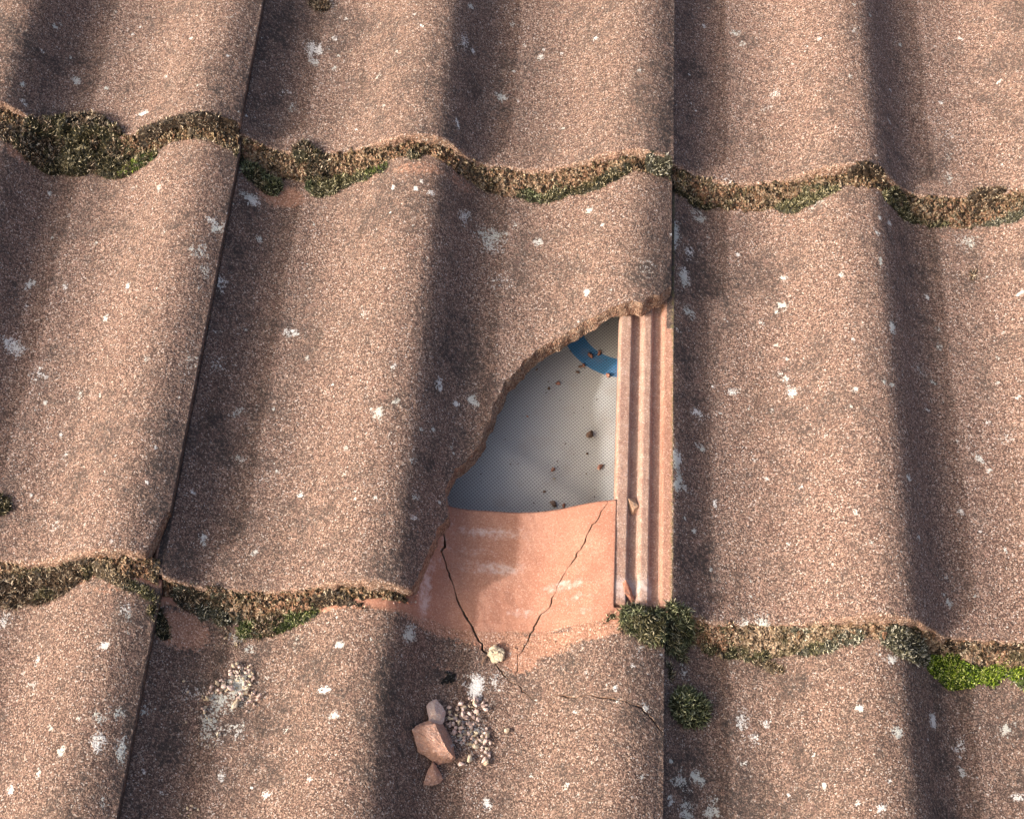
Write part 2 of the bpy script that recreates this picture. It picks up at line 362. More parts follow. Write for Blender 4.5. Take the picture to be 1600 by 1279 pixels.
# ------------------------------------------------------------------ surface marks measured on the photograph
# x, y, radius, (stretch in y), strength
LICHEN = """490 75 13 1 .8;492 95 8 1 .8;522 60 5 1 .7;118 125 8 1 .9;85 40 4 1 .9;36 132 4 1 .9;37 162 5 1.5 .6;223 178 7 1 1;165 137 4 1 .8;784 150 11 .7 1;845 90 5 1 1
725 65 8 2 .6;738 80 4 1 .9;461 169 13 .7 .6;446 146 9 1 .35;522 107 5 1 .8;338 160 6 .6 .5;598 165 4 1 .7;716 194 5 1.4 .8;735 10 5 1 .9;1150 52 7 1 .7;1160 70 5 1 .8;1208 150 8 1 .6
1200 170 9 .7 .5;1483 210 8 1.6 .35;1480 240 8 1.6 .35;1483 280 11 1.2 .5;1407 70 4 1 .9;1500 60 4 1 .8;1470 160 4 1 .8;1136 279 12 .8 .4;78 303 3.5 1 1.2;208 293 5 1 .5;249 294 5 1.8 .8
392 313 13 1 .8;339 352 14 .8 .9;405 373 6 .8 .9;299 387 4 1 1;316 390 13 1 .6;324 424 13 1.1 .55;345 441 9 1.5 .7;47 445 11 .6 .9;101 448 5 1.8 .7;199 448 5 1.8 .7;165 498 6 1.4 .8
218 416 5 1 .5;257 362 4 1 .6;454 519 12 .7 .7;383 514 4 1 .8;338 519 8 1 .4;614 295 6 1 .8;648 295 4 1 1;659 282 4 1 .7;675 302 7 .7 .7;648 338 6 1 .4;725 338 10 1.3 .75
765 374 23 1.05 .72;842 377 8 .7 .9;923 329 6 1 1;1054 365 10 2.6 .85;1092 338 16 .8 .6;1078 398 9 1.6 .6;1068 435 11 1.4 .95;1078 489 11 1 .75;1229 350 6 1 .4;1374 340 4 1 1.2
1390 350 4 1.5 1.1;1371 363 4 .8 1.1;1154 398 3 1 1;1224 436 6 .7 .8;1316 429 5 1 .8;1222 480 8 .8 .95;1213 487 4 1 .9;1376 408 4 2 1;1511 378 15 .9 .65;1395 510 7 1.3 1.1;1448 464 4 1 1.1
1467 515 6 .8 .8;1465 540 9 1.2 .45;1211 539 5 1 .7;1334 529 3 1 1;1229 562 4 1 .8;1229 592 7 1 .7;1234 611 10 1 .85;1217 585 5 1 .6;1336 608 5 1 .8;1381 595 4 1 .8;1393 599 5 1 .8
1460 597 5 .8 .9;1145 613 8 .8 .7;1329 634 3 1 1;1595 457 5 1 .9;1133 497 7 .6 .5;191 875 8 1 1;399 863 6 1 .8;173 845 3 1 1;318 842 8 1 .8;201 955 13 1 .65;163 1010 6 1 1.2
58 1031 5 1.7 .7;49 1071 8 1 .5;79 1136 5 1.3 .6;98 1172 7 1 .9;159 1120 12 1 .5;184 1116 9 1 .7;157 1160 15 .9 .8;189 1172 8 2.6 .9;229 1108 10 1.5 .55;58 1209 5 1.6 .8
16 1234 7 1 .8;161 1256 7 1 .7;371 1144 15 1 .55;509 1078 9 .7 .9;530 1006 7 .8 1.1;523 1118 9 .7 1;392 1013 8 1 .7;465 1001 12 1 .4;346 1211 9 1 .7;416 1239 10 .8 .9;399 1206 10 .7 .35
483 1218 4 1.4 .8;446 1141 4 1 .8;7 970 14 1 .6;371 995 20 .6 .5;1162 970 9 1 .9;1194 973 14 1 1;1395 1030 8 .8 1;1486 944 8 .8 .8;1476 930 5 1 .6;1159 1126 12 1 .95;1199 1131 9 .9 .7
1180 1152 10 .8 .7;1162 1192 6 1 .7;1066 1222 14 1.4 .65;1091 1213 11 1 1;1113 1266 12 1.3 .8;1075 1268 13 .9 .75;1047 1253 7 1.6 .8;1343 1105 5 1 1.3;1404 1143 8 1.2 1;1458 1126 7 1.6 1
1498 1162 11 1 .7;1574 1140 15 .8 .75;1502 1206 7 1 .8;1290 1227 4 1.5 1;1378 1262 8 1 .8;1591 1243 10 .6 .9;1271 1180 3 1 .9;1068 1045 14 1.2 .45;1339 1257 6 .8 .6;916 457 5 1.2 1.1
739 625 10 1 1;712 631 7 .7 .9;687 600 5 2 .9;678 670 3.5 1 1.1;1090 646 9 .9 1;1095 698 9 .7 .8;1054 715 9 2 1;1061 755 7 2.4 1.1;1072 762 6 1.3 .8;1117 784 6 1.2 .9;649 776 6 1 .7;646 808 7 .6 .7
20 543 17 .7 .85;62 583 18 .9 .45;125 618 6 2 .7;70 628 4 1 .9;155 620 4 1 .8;95 678 5 1.3 .9;230 755 4 1 .8;318 838 7 1 .9;470 775 6 1.3 .8;588 645 10 1 .8;618 628 6 .8 .8;615 575 6 1.4 .6
570 490 9 1.2 .4;452 520 11 .7 .6;370 645 12 .9 .5;375 712 8 .7 .6;405 635 7 1 .4;480 560 4 1 .8;540 700 4 1 .7;520 600 3 1 .9;433 735 4 1 .7;1110 650 4 1 .6;1190 505 4 1 .6;1205 640 4 1 .8
1335 800 5 1 .8;1085 830 5 1 .9;1530 715 6 1.4 .9;1545 735 5 1 .8;1545 660 4 1 .8;1500 800 7 1 .7;1420 745 5 1.3 .8;1435 840 5 1 .7;1480 900 7 1 .5;1290 680 4 1 .7;1110 888 4 1 .9;745 1075 17 1.05 1.3
775 1068 15 1 .5;760 1255 8 1 .9;885 1225 6 1.3 .8;638 990 9 1.5 .9;900 1110 5 1 .8;845 1180 4 1 .8;580 998 3 1 1.1;600 1030 5 1 .4;1008 1106 9 .8 .8;965 1095 4 1 .9;915 1053 4 1 1;990 1040 4 1 .8
960 1075 5 1 .7;372 1070 20 1.1 1.0;345 1095 16 1.2 .85;330 1130 16 1.7 .6;735 1145 28 1.1 .6;345 1150 12 1 .55;1000 868 3 1 .8;1330 120 4 1 .8;1280 60 4 1 .8;1240 100 3 1 .8;1560 130 4 1 .7;1100 40 4 1 .8;1390 190 4 1 .7;620 80 3 1 .9;590 120 4 1 .8;660 40 3 1 .9;540 30 4 1 .7
880 200 4 1 .7;930 60 4 1 .8;1000 110 4 1 .7;800 40 4 1.5 .6;820 70 4 1 .5;300 60 4 1 .7;180 20 4 1 .6;110 90 3 1 .8;260 120 3 1 .8;330 90 5 1 .4;150 380 4 1 .6;230 560 4 1 .7;190 700 4 1 .6
60 780 4 1 .7;130 820 4 1 .7;40 480 4 1 .6;280 620 3 1 .8;1450 640 4 1 .7;1560 560 4 1 .7;1590 620 4 1 .9;1570 860 4 1 .8;1300 880 3 1 .8;1250 760 4 1 .7;1180 720 3 1 .9;1230 850 4 1 .6"""
LICHEN = [tuple(float(a) for a in s.split()) for s in LICHEN.replace('\n', ';').split(';')]
# darker areas, algae with the shade beside rolls and joints painted in: x, y, rx, ry, strength
DARK = [(60, 60, 70, 60, .55), (20, 120, 60, 60, .5), (345, 110, 40, 80, .6), (240, 30, 90, 30, .3), (430, 90, 40, 90, .45), (400, 170, 40, 40, .5), (350, 290, 45, 60, .5), (400, 380, 60, 80, .55),
        (440, 460, 40, 60, .4), (330, 470, 30, 80, .4), (290, 600, 35, 90, .45), (260, 720, 40, 90, .5), (60, 330, 90, 60, .35), (20, 420, 40, 60, .4), (350, 560, 40, 120, .5), (330, 760, 60, 90, .5),
        (300, 860, 50, 50, .6), (200, 820, 50, 60, .4), (720, 560, 50, 110, .65), (700, 720, 50, 90, .65), (650, 830, 45, 80, .65), (760, 480, 60, 60, .35), (790, 200, 90, 70, .35), (740, 100, 70, 90, .35),
        (1020, 380, 40, 80, .6), (1030, 440, 30, 50, .6), (1020, 180, 40, 60, .35), (780, 330, 50, 40, .45), (1090, 480, 45, 150, .7), (1085, 700, 45, 150, .7), (1080, 860, 40, 100, .65), (1100, 400, 60, 60, .5),
        (1130, 100, 60, 80, .25), (1150, 220, 60, 50, .35), (1430, 450, 40, 90, .5), (1450, 700, 50, 120, .4), (1470, 840, 50, 70, .45), (1440, 930, 60, 50, .45), (1440, 1080, 60, 80, .5), (1450, 1200, 50, 90, .55),
        (220, 1180, 50, 120, .7), (300, 1050, 60, 60, .7), (130, 1200, 70, 90, .35), (210, 980, 50, 60, .55), (620, 1080, 60, 90, .8), (700, 1030, 60, 60, .85), (630, 1200, 60, 80, .75), (745, 1022, 40, 18, .5),
        (980, 1030, 60, 50, .6), (1010, 1090, 40, 60, .55), (940, 1020, 60, 30, .4), (1090, 1060, 60, 60, .55), (1100, 1200, 70, 100, .6), (1070, 1150, 40, 90, .6), (470, 900, 60, 40, .15), (560, 380, 30, 40, .2),
        (100, 450, 60, 30, .2), (450, 1030, 60, 30, .25), (1530, 450, 30, 20, .2), (1580, 1130, 50, 60, .35), (1240, 1050, 80, 30, .3), (880, 170, 25, 18, .45), (1520, 432, 9, 10, .9)]
CLEANS = [(440, 308, 34, 17, 1.0, 0, 0), (285, 985, 38, 26, 1.0, 0, -1), (825, 1012, 62, 16, 1.0, 0, -1), (812, 1032, 30, 18, .95, 0, -1), (700, 978, 80, 16, 1.0, 0, -1), (770, 998, 60, 13, 1.0, 0, -1), (850, 1002, 60, 12, 1.0, 0, -1), (925, 985, 40, 12, 1.0, 0, -1), (690, 1040, 24, 10, .55, 0, -1), (250, 935, 14, 12, .9, 0, -1),
          (330, 1130, 26, 40, .45, 0, -1), (1030, 1000, 20, 10, .6, 0, -1), (1510, 370, 60, 14, .5, 1, 0), (1250, 345, 60, 10, .5, 1, 0), (170, 920, 30, 10, .6, -1, -1), (655, 262, 45, 12, .7, 0, 0), (720, 285, 20, 14, .7, 0, 0), (30, 240, 18, 12, .8, -1, 0)]
BLOOM = [(765, 832, 75, 13, .75), (700, 850, 28, 14, .5), (745, 862, 40, 10, .55), (775, 888, 52, 14, .85), (735, 885, 34, 12, .55), (880, 915, 44, 12, .75), (900, 935, 40, 12, .5), (664, 925, 12, 48, .95), (672, 880, 14, 30, .7),
         (820, 957, 34, 10, .65), (910, 955, 26, 9, .5), (700, 820, 14, 12, .5), (690, 870, 10, 26, .5), (925, 850, 10, 30, .45), (905, 890, 14, 10, .45), (850, 840, 40, 20, .3), (800, 900, 90, 60, .25)]
_marks = {}
for x, y, r_, st, s_ in LICHEN:
    c, r, p = tile_at(x, y); _marks.setdefault((c, r), []).append((p[0], p[1], r_ * mmpx(p), r_ * st * mmpx(p) * 1.15, s_))

# ------------------------------------------------------------------ tiles
def steps(lst):
    out = [np.arange(a, b, s) for a, b, s in lst]; return np.concatenate(out + [[lst[-1][1]]])
HEADV = unproj(800, 800, 0, -1)[1] + G            # length of a tile, from where its clean head ends in the hole
def build_tile(c, r, du, vlist, bot, seed, rough=1.0):
    """closed shell of one interlocking double-roll tile, in its own mm frame (origin at the left end of its front edge)"""
    ou, ov = origin(c, r)
    us = np.concatenate([steps([(-36, -26, min(du, .8)), (-26, 0, min(du, .8)), (0, 298.4, du)]), [299.2, 299.7, 300.0]])
    L = HEADV
    tv_ = steps(vlist)
    tv_ = tv_[tv_ <= L - 1]; tv_ = np.concatenate([tv_, [L]])
    U = us[:, None]
    nose = fbm(np.stack([us + ou, np.full_like(us, seed * 9.1)], 1), 26, seed, 4) * 2.6 + fbm(np.stack([us + ou, np.full_like(us, seed * 3.3)], 1), 7, seed + 2, 2) * .9 + noise(np.stack([us, us * 0], 1), 2.2, seed + 3) * .35
    nose = np.where((us < 0), 2.0, nose) * rough
    rows = []
    for v in tv_[::-1]:                                # top, from head to nose
        k = max(0.0, 1 - v / 22.0)
        V = v + nose * k
        rd = max(0, 1.8 - v); rn = 1.8 - math.sqrt(max(0, 1.8 ** 2 - rd ** 2)) if rd > 0 else 0
        n = prof(us) + T * (1 - v / G) - rn
        if v > G + 1: n = np.where(us > 269.6, np.minimum(n, 11.0 + 0 * us), n)
        rows.append(np.stack([us, V, n], 1))
    ntop = len(rows)
    th = prof(us) - under(us)
    for k in range(1, 9):                              # the front edge
        f = k / 8
        n = prof(us) + T - 1.8 - (th - 1.8) * f
        V = nose + .6 * math.sin(f * math.pi) * -1 + .9 * f * f
        rows.append(np.stack([us, V, n], 1))
    nnose = len(rows)
    for v in np.concatenate([np.arange(bot / 2, L - bot / 2, bot), [L]]):
        n = under(us) + T * (1 - v / G)
        if v > G - 8: n = np.where(us > 265, np.minimum(n, 4.0), n)
        rows.append(np.stack([us, np.full_like(us, v), n], 1))
    A = np.stack(rows, 1)                              # (nu, nl, 3)
    nu, nl = A.shape[:2]; P = A.reshape(-1, 3)
    # surface relief
    j = np.tile(np.arange(nl), nu); i = np.repeat(np.arange(nu), nl)
    topm = j < ntop; nm = (j >= ntop) & (j < nnose)
    Q = P.copy(); Q[:, 0] += c * 1713; Q[:, 1] += r * 977
    wgt = np.clip(P[:, 1] / (G - 30), 0, 1) if False else 1
    covered = (P[:, 0] < 0)
    rel = relief(P[:, 0], P[:, 1], c, r)
    edge = np.clip((300 - P[:, 0]) / 3, 0, 1) * np.clip((P[:, 0] + 36) / 2, 0, 1)
    P[:, 2] += np.where(topm, rel, 0) * rough
    er = fbm(Q, 6, seed + 31, 3) * 2.0 + noise(Q, 1.7, seed + 37) * .6
    jj = (j - ntop) / 8.0
    P[:, 1] += np.where(nm, er * edge * np.clip(jj * 4, 0, 1), 0) * rough
    idx = np.arange(nu * nl).reshape(nu, nl)
    a = idx[:-1]; b_ = idx[1:]
    F_ = np.stack([a, np.roll(a, -1, 1), np.roll(b_, -1, 1), b_], -1).reshape(-1, 4)
    faces = F_.tolist()
    faces.append(idx[0][::-1].tolist()); faces.append(idx[-1].tolist())
    me = mesh_of('roof_tile', P, faces, [M_TILE, M_BREAK])
    return me
def split(o, fmask, name, label=None):
    """move the masked faces of a tile into a part of its own"""
    def keep(me, m):
        bm = bmesh.new(); bm.from_mesh(me); bm.faces.ensure_lookup_table()
        bmesh.ops.delete(bm, geom=[f for f, k in zip(bm.faces, m) if not k], context='FACES'); bm.to_mesh(me); bm.free(); me.update()
    m2 = o.data.copy(); m2.name = name; keep(m2, fmask); keep(o.data, ~fmask)
    p = bpy.data.objects.new(name, m2); C.objects.link(p); p.parent = o
    if label: p['label'] = label
    return p
def fcent(me):
    n = len(me.polygons); X = np.empty(n * 3, np.float32); me.polygons.foreach_get('center', X); mi = np.empty(n, np.int32); me.polygons.foreach_get('material_index', mi)
    return X.reshape(-1, 3) * 1000, mi
def poly_dist(P, poly):
    d = np.full(len(P), 1e9)
    for a, b_ in zip(poly[:-1], poly[1:]):
        ab = b_ - a; t = np.clip(((P - a) @ ab) / (ab @ ab), 0, 1)
        d = np.minimum(d, np.linalg.norm(P - (a + t[:, None] * ab), axis=1))
    return d
def paint(me, c, r):
    ou, ov = origin(c, r)
    n = len(me.vertices); X = np.empty(n * 3, np.float32); me.vertices.foreach_get('co', X); X = X.reshape(-1, 3).astype(float) * 1000
    u, v = X[:, 0] + ou, X[:, 1] + ov
    top = X[:, 2] > prof(X[:, 0]) + T * (1 - X[:, 1] / G) - 2.4
    li = np.zeros(n); dk = np.zeros(n); cl = np.zeros(n); bl = np.zeros(n); gr = np.zeros(n)
    UV = np.stack([u, v], 1); w1 = fbm(UV, 7, 91, 3); w2 = fbm(UV + 500, 7, 92, 3)
    for (a, b_, ra, rb, s) in _marks.get((c, r), []):
        q_ = min(ra, 8) * .9; d = np.sqrt(((u + w1 * q_ - a) / (ra * 1.2)) ** 2 + ((v + w2 * q_ - b_) / (rb * 1.2)) ** 2); li = np.maximum(li, s * np.clip(1.25 - d, 0, 1))
    rs = random.Random(c * 31 + r * 7 + 5)
    for k in range(5):
        a, b_ = rs.uniform(0, W), rs.uniform(10, G - 10); ra = rs.uniform(4, 9); d = np.sqrt(((X[:, 0] + w1 * 5 - a) / ra) ** 2 + ((X[:, 1] + w2 * 5 - b_) / ra) ** 2); li = np.maximum(li, .42 * np.clip(1.25 - d, 0, 1))
    for k in range(60):
        a, b_ = rs.uniform(0, W), rs.uniform(10, G - 10); ra = rs.choice([.6, .7, .9, 1.3])
        d = np.sqrt(((X[:, 0] - a) / (ra * 1.3)) ** 2 + ((X[:, 1] - b_) / (ra * 1.3)) ** 2); li = np.maximum(li, rs.uniform(.6, 1.1) * np.clip(1.25 - d, 0, 1))
    for (x, y, rx, ry, s) in DARK:
        cc, rr, p = tile_at(x, y)
        if (cc, rr) != (c, r): continue
        k = mmpx(p); d = np.sqrt(((u - p[0]) / (rx * k)) ** 2 + ((v - p[1]) / (ry * k * 1.15)) ** 2)
        dk = np.maximum(dk, .42 * s * np.clip(1.5 - d, 0, 1) ** .8)
    for (x, y, rx, ry, s, cc, rr) in CLEANS:
        if (cc, rr) != (c, r): continue
        p = unproj(x, y, c, r); k = mmpx(p); d = np.sqrt(((u - p[0]) / (rx * k)) ** 2 + ((v - p[1]) / (ry * k * 1.15)) ** 2)
        cl = np.maximum(cl, .78 * s * np.clip(1.7 - d, 0, 1))
    for (x, y, rx, ry, s) in BLOOM:
        if (c, r) != (0, -1): continue
        p = unproj(x, y, c, r); k = mmpx(p); d = np.sqrt(((u - p[0]) / (rx * k)) ** 2 + ((v - p[1]) / (ry * k * 1.15)) ** 2)
        bl = np.maximum(bl, s * np.clip(1.4 - d, 0, 1))
    # what the course above covers stays clean; the front edge is worn to bare sand
    wob = fbm(np.stack([u, v * .2], 1), 18, 3, 3) * 4
    cl = np.maximum(cl, np.clip((X[:, 1] - (G - (10 if (c, r) == (0, -1) else 4)) + wob) / 5 + .5, 0, 1))
    cl = np.maximum(cl, np.where(X[:, 0] < 0, np.clip(-X[:, 0] / 1.0, 0, 1) * .9, 0))
    wn = np.where(~top & (X[:, 1] < 30), 1.0, 0); wn = np.maximum(wn, np.clip(1.15 - X[:, 1] / 4.5, 0, 1) * .8)
    cl = np.where((X[:, 0] < 0) & (X[:, 0] > -5) & ((c, r) != (1, 0)), .2, cl); cl = np.where((c, r) == (1, 0), np.where((X[:, 0] < 0) & (X[:, 0] > -4.5) & (X[:, 1] > 202), .1, cl), cl)
    wn = np.where(X[:, 0] < 0, 0, wn); du_ = np.where((X[:, 0] < 0) & (c == 1) & (r == 0), np.where(X[:, 0] > -8, .15, .8), 0.0)
    dk = np.maximum(dk, np.where((X[:, 0] > 299.0) & ~top, .9, 0))
    # joint flanks darkened: grime, with the shade of the step painted in
    dk = np.maximum(dk, .4 * np.clip(1 - np.abs(X[:, 0] - 12) / 22, 0, 1)); dk = np.maximum(dk, .45 * np.clip(1 - (300 - X[:, 0]) / 18, 0, 1))
    
    dk = np.where((X[:, 0] < 0) & (cl < .3), .9, np.where((X[:, 0] < 0) | (X[:, 1] > G), 0, dk)) * (1 - .4 * wn)
    li = np.where(X[:, 0] < 0, 0, li)
    if (c, r) == (1, 0):                               # lime wash and green film on the bared under-lock
        k = (X[:, 0] < 0)
        bl = np.where(k, np.clip(1 - np.abs(X[:, 1] - 14) / 16, 0, 1) * np.where(X[:, 0] < -12, 1.1, 0), bl)
        bl = np.maximum(bl, np.where((X[:, 0] < -27), .38, 0)); bl = np.maximum(bl, np.where((X[:, 0] < -13) & (X[:, 0] > -26), .25, 0))
        gr = np.where((X[:, 0] < .5) & (X[:, 0] > -5), np.clip((X[:, 0] + 5) / 4, 0, 1) * .5, 0)
    for nm_, vv in (('lichen', li), ('dark', dk), ('clean', cl), ('bloom', bl), ('green', gr), ('worn', wn), ('dust', du_)): attr(me, nm_, vv)

def boolean(o, V, faces, mi=1, use_self=False):
    cm = bpy.data.meshes.new('cutter'); cm.from_pydata((V * .001).tolist(), [], faces)
    cm.materials.append(M_TILE); cm.materials.append(M_BREAK)
    cm.polygons.foreach_set('material_index', np.full(len(cm.polygons), mi, np.int32))
    bm = bmesh.new(); bm.from_mesh(cm); bmesh.ops.triangulate(bm, faces=[f for f in bm.faces if len(f.verts) > 4]); bmesh.ops.recalc_face_normals(bm, faces=bm.faces); bm.to_mesh(cm); bm.free()
    k = bpy.data.objects.new('cutter', cm); C.objects.link(k); k.matrix_world = o.matrix_world
    md = o.modifiers.new('cut', 'BOOLEAN'); md.operation = 'DIFFERENCE'; md.solver = 'EXACT'; md.object = k; md.use_self = use_self
    bpy.context.view_layer.update()
    k.matrix_world = o.matrix_world
    bpy.context.view_layer.update()
    ev = o.evaluated_get(bpy.context.evaluated_depsgraph_get())
    nm_ = bpy.data.meshes.new_from_object(ev)
    if len(nm_.polygons) < .3 * len(o.data.polygons) and not use_self:   # the solver lost the tile: run it again, slower
        o.modifiers.clear(); bpy.data.objects.remove(k); bpy.data.meshes.remove(cm); bpy.data.meshes.remove(nm_); print('BOOL RETRY')
        return boolean(o, V, faces, mi, True)
    o.modifiers.clear(); old = o.data; o.data = nm_; nm_.name = old.name
    bpy.data.objects.remove(k); bpy.data.meshes.remove(cm); bpy.data.meshes.remove(old)
def densify(P, s):
    out = []
    for a, b_ in zip(P[:-1], P[1:]):
        k = max(1, int(np.linalg.norm(b_ - a) / s)); out += [a + (b_ - a) * t / k for t in range(k)]
    return np.array(out + [P[-1]])
def prism(loop, levels, off, jag, seed, zb=0.0, wt=1.0):
    """closed vertical prism round a loop; off(level) widens it, jag = noise amplitude"""
    N = len(loop); nxt = np.roll(loop, -1, 0); prv = np.roll(loop, 1, 0); t = nxt - prv; t /= np.linalg.norm(t, axis=1)[:, None] + 1e-9
    nb = sum(np.roll(t, k_, 0) for k_ in range(-5, 6)); t = nb / (np.linalg.norm(nb, axis=1)[:, None] + 1e-9)
    area = 0.5 * np.sum(loop[:, 0] * nxt[:, 1] - nxt[:, 0] * loop[:, 1]); nr = np.stack([t[:, 1], -t[:, 0]], 1) * (1 if area > 0 else -1)
    rows = []
    for z in levels:
        zz = (np.zeros(N) + zb + z)[:, None]; P3 = np.concatenate([loop, zz], 1)
        a = (off(z) + jag * (fbm(P3, 7, seed, 3) + .5 * noise(P3, 1.8, seed + 4))) * wt
        rows.append(np.concatenate([loop + nr * a[:, None], zz], 1))
    V = np.concatenate(rows); f = []
    for k in range(len(levels) - 1):
        for i in range(N): f.append((k * N + i, k * N + (i + 1) % N, (k + 1) * N + (i + 1) % N, (k + 1) * N + i))
    f.append(list(range(N))[::-1]); f.append([(len(levels) - 1) * N + i for i in range(N)])
    return V, f

names = {(-1, 1): 'weathered brown tile in the top row, left of the first joint, with the big mossy clump under its edge',
         (0, 1): 'intact brown tile in the top row, middle one, directly above the broken tile',
         (1, 1): 'intact pinkish brown tile in the top right corner, lower edge lined with tan crumbly silt',
         (-1, 0): 'tile in the middle row left of the broken tile, corner chipped and white lichen along its right edge',
         (0, 0): 'broken roof tile in the centre with its lower right corner missing',
         (1, 0): 'intact tile right of the hole with its ribbed interlocking left edge bared',
         (-1, -1): 'tile in the bottom left corner with white lichen splashes beside its right edge',
         (0, -1): 'tile in the bottom row under the hole, two long cracks through its clean orange head',
         (1, -1): 'tile in the bottom right corner with green moss cushion and bright moss on its upper edge'}
TILES = {}
for r in (1, 0, -1):
    for c in (-1, 0, 1):
        ou, ov = origin(c, r)
        vl = [(0, 1.8, .3), (1.8, 3, .6), (3, G + 20, 1.0), (G + 20, 440, 6.0)]
        if (c, r) == (0, -1): vl = [(0, 1.8, .3), (1.8, 3, .6), (3, 440, 1.0)]
        if r == -1: pass
        me = build_tile(c, r, 1.0, vl, 9.0, 11 + c * 3 + r * 10)
        o = place('roof_tile', me, (ou, ov, 0)); bpy.context.view_layer.update()
        tag(o, names[(c, r)], 'roof tile', 'interlocking roof tiles')
        O3 = np.array([ou, ov])
        if (c, r) == (0, 0):
            px = [(1075, 455), (1050, 464), (1030, 474), (1012, 478), (1004, 486), (985, 484), (960, 492), (930, 507), (890, 527), (850, 549), (822, 567), (800, 590), (787, 610), (774, 640), (762, 668), (753, 692),
                  (736, 714), (712, 735), (701, 750), (697, 765), (699, 790), (702, 806), (693, 818), (686, 826), (678, 845), (668, 868), (660, 890), (655, 905), (645, 915)]
            px = [(x, y - 10 * min(1, max(0, (x - 800) / 110))) for x, y in px]
            E2 = unp(px, 0, 0)[:, :2] - O3
            E2 = np.concatenate([E2, [[E2[-1][0] - 1, -6], [E2[-1][0], -40], [360, -40], [360, E2[0][1]]]])
            D = densify(E2, 1.2)
            rj = np.random.default_rng(5); jk = np.arange(0, len(D) + 4, 3); ang_ = np.interp(np.arange(len(D)), jk, rj.uniform(-1, 1, len(jk)) * .8)
            jit = (fbm(D, 12, 5, 2) * 1.0 + ang_)[:, None]
            jit *= np.clip(np.minimum((D[:, 1] + 3) / 6, (312 - D[:, 0]) / 8), 0, 1)[:, None]
            D = D + np.stack([jit[:, 0], np.roll(jit[:, 0], 7) * (jit[:, 0] != 0)], 1)
            VTH = unproj(745, 690, 0, 0)[1] - O3[1]; zb = prof(np.clip(D[:, 0], 1, 299)) + T * (1 - D[:, 1] / G)
            V, f = prism(D, [-60, -20, -14, -12, -10.5, -9, -7.5, -6, -4.5, -3, -1.8, -.8, 0.2, 1.2, 6, 30], lambda z: float(np.interp(z, [-60, -20, -13, -3, 1.5, 6, 30], [-.5, -1, -1.6, .3, 2.4, 2.8, 3])), 1.3, 3, zb, np.clip(np.minimum((D[:, 1] + 3) / 6, (312 - D[:, 0]) / 8), 0, 1) * np.interp(D[:, 1], [VTH - 25, VTH + 20], [.3, 1]))
            boolean(o, V, f)
        if (c, r) == (-1, 0):
            px = [(262, 800), (247, 835), (240, 850), (232, 864), (222, 874), (214, 884), (208, 905)]
            E2 = unp(px, -1, 0)[:, :2] - O3
            E2 = np.concatenate([E2, [[E2[-1][0], -30], [340, -30], [340, E2[0][1]]]]); D = densify(E2, 1.5)
            V, f = prism(D, [-20, 10, 16, 22, 28, 34, 40, 46, 60], lambda z: .1 * (z - 30), .5, 8); boolean(o, V, f)
        if (c, r) == (0, -1):
            Z = lambda L_: [(560 + a / 2.857, 760 + b_ / 2.857) for a, b_ in L_]
            cracks = [(Z([(370, 190), (383, 262), (376, 290), (410, 400), (440, 500), (480, 590), (520, 650), (575, 740), (610, 785), (640, 840), (700, 880), (735, 915), (800, 960)]), .36, 1),
                      (Z([(1118, 66), (1075, 140), (1020, 225), (985, 285), (905, 420), (860, 510), (800, 600), (755, 680), (720, 740), (710, 810), (700, 860)]), .25, 2),
                      (Z([(880, 938), (1000, 938), (1110, 935), (1190, 955), (1260, 985), (1310, 1035), (1365, 1090)]), .32, 3)]
            for px, hw, sd in cracks:
                P3 = densify(unp(px, 0, -1), 1.6); Lc = P3[:, :2] - O3
                jx = np.stack([noise(Lc, 5, sd), noise(Lc, 5, sd + 50)], 1) * 1.2 + np.stack([noise(Lc, 2, sd + 7), noise(Lc, 2, sd + 57)], 1) * .6
                Lc = Lc + jx
                zs = prof(Lc[:, 0]) + T * (1 - Lc[:, 1] / G)
                t = np.gradient(Lc, axis=0); t /= np.linalg.norm(t, axis=1)[:, None]; nr = np.stack([-t[:, 1], t[:, 0]], 1)
                N = len(Lc); wv = hw * np.clip(1 + .8 * noise(Lc, 5, sd + 90) + .3 * noise(Lc, 1.5, sd + 91), .25, 2.2) * np.clip(np.minimum(np.arange(N), np.arange(N)[::-1]) / 4 + .25, 0, 1)
                rows = []
                for dz, ww in ((3.0, 1.35), (-9.0, .8)):
                    for sg in (1, -1): rows.append(np.concatenate([Lc + sg * nr * wv[:, None] * ww, (zs + dz)[:, None]], 1))
                V = np.concatenate(rows); f = []
                for i in range(N - 1):
                    a, b_, c_, d_ = i, N + i, 2 * N + i, 3 * N + i
                    f += [(a, a + 1, b_ + 1, b_), (c_, d_, d_ + 1, c_ + 1), (a, c_, c_ + 1, a + 1), (b_, b_ + 1, d_ + 1, d_)]
                f += [(0, N, 3 * N, 2 * N), (N - 1, 3 * N - 1, 4 * N - 1, 2 * N - 1)][:1] + [(N - 1, 3 * N - 1, 4 * N - 1, 2 * N - 1)]
                boolean(o, V, f)
        paint(o.data, c, r); smooth(o.data)
        X_, mi_ = fcent(o.data)
        if (c, r) == (0, 0): split(o, mi_ == 1, 'broken_edge', 'rough sandy fracture face')
        X_, mi_ = fcent(o.data); split(o, X_[:, 0] < -.4, 'interlocking_edge', 'clean ribbed and grooved edge' if (c, r) == (1, 0) else None)
        if (c, r) == (0, -1): X_, mi_ = fcent(o.data); split(o, X_[:, 1] > G - 4, 'tile_head', 'clean orange head with two cracks')
        X_, mi_ = fcent(o.data); nrm_ = np.empty(len(o.data.polygons) * 3, np.float32); o.data.polygons.foreach_get('normal', nrm_)
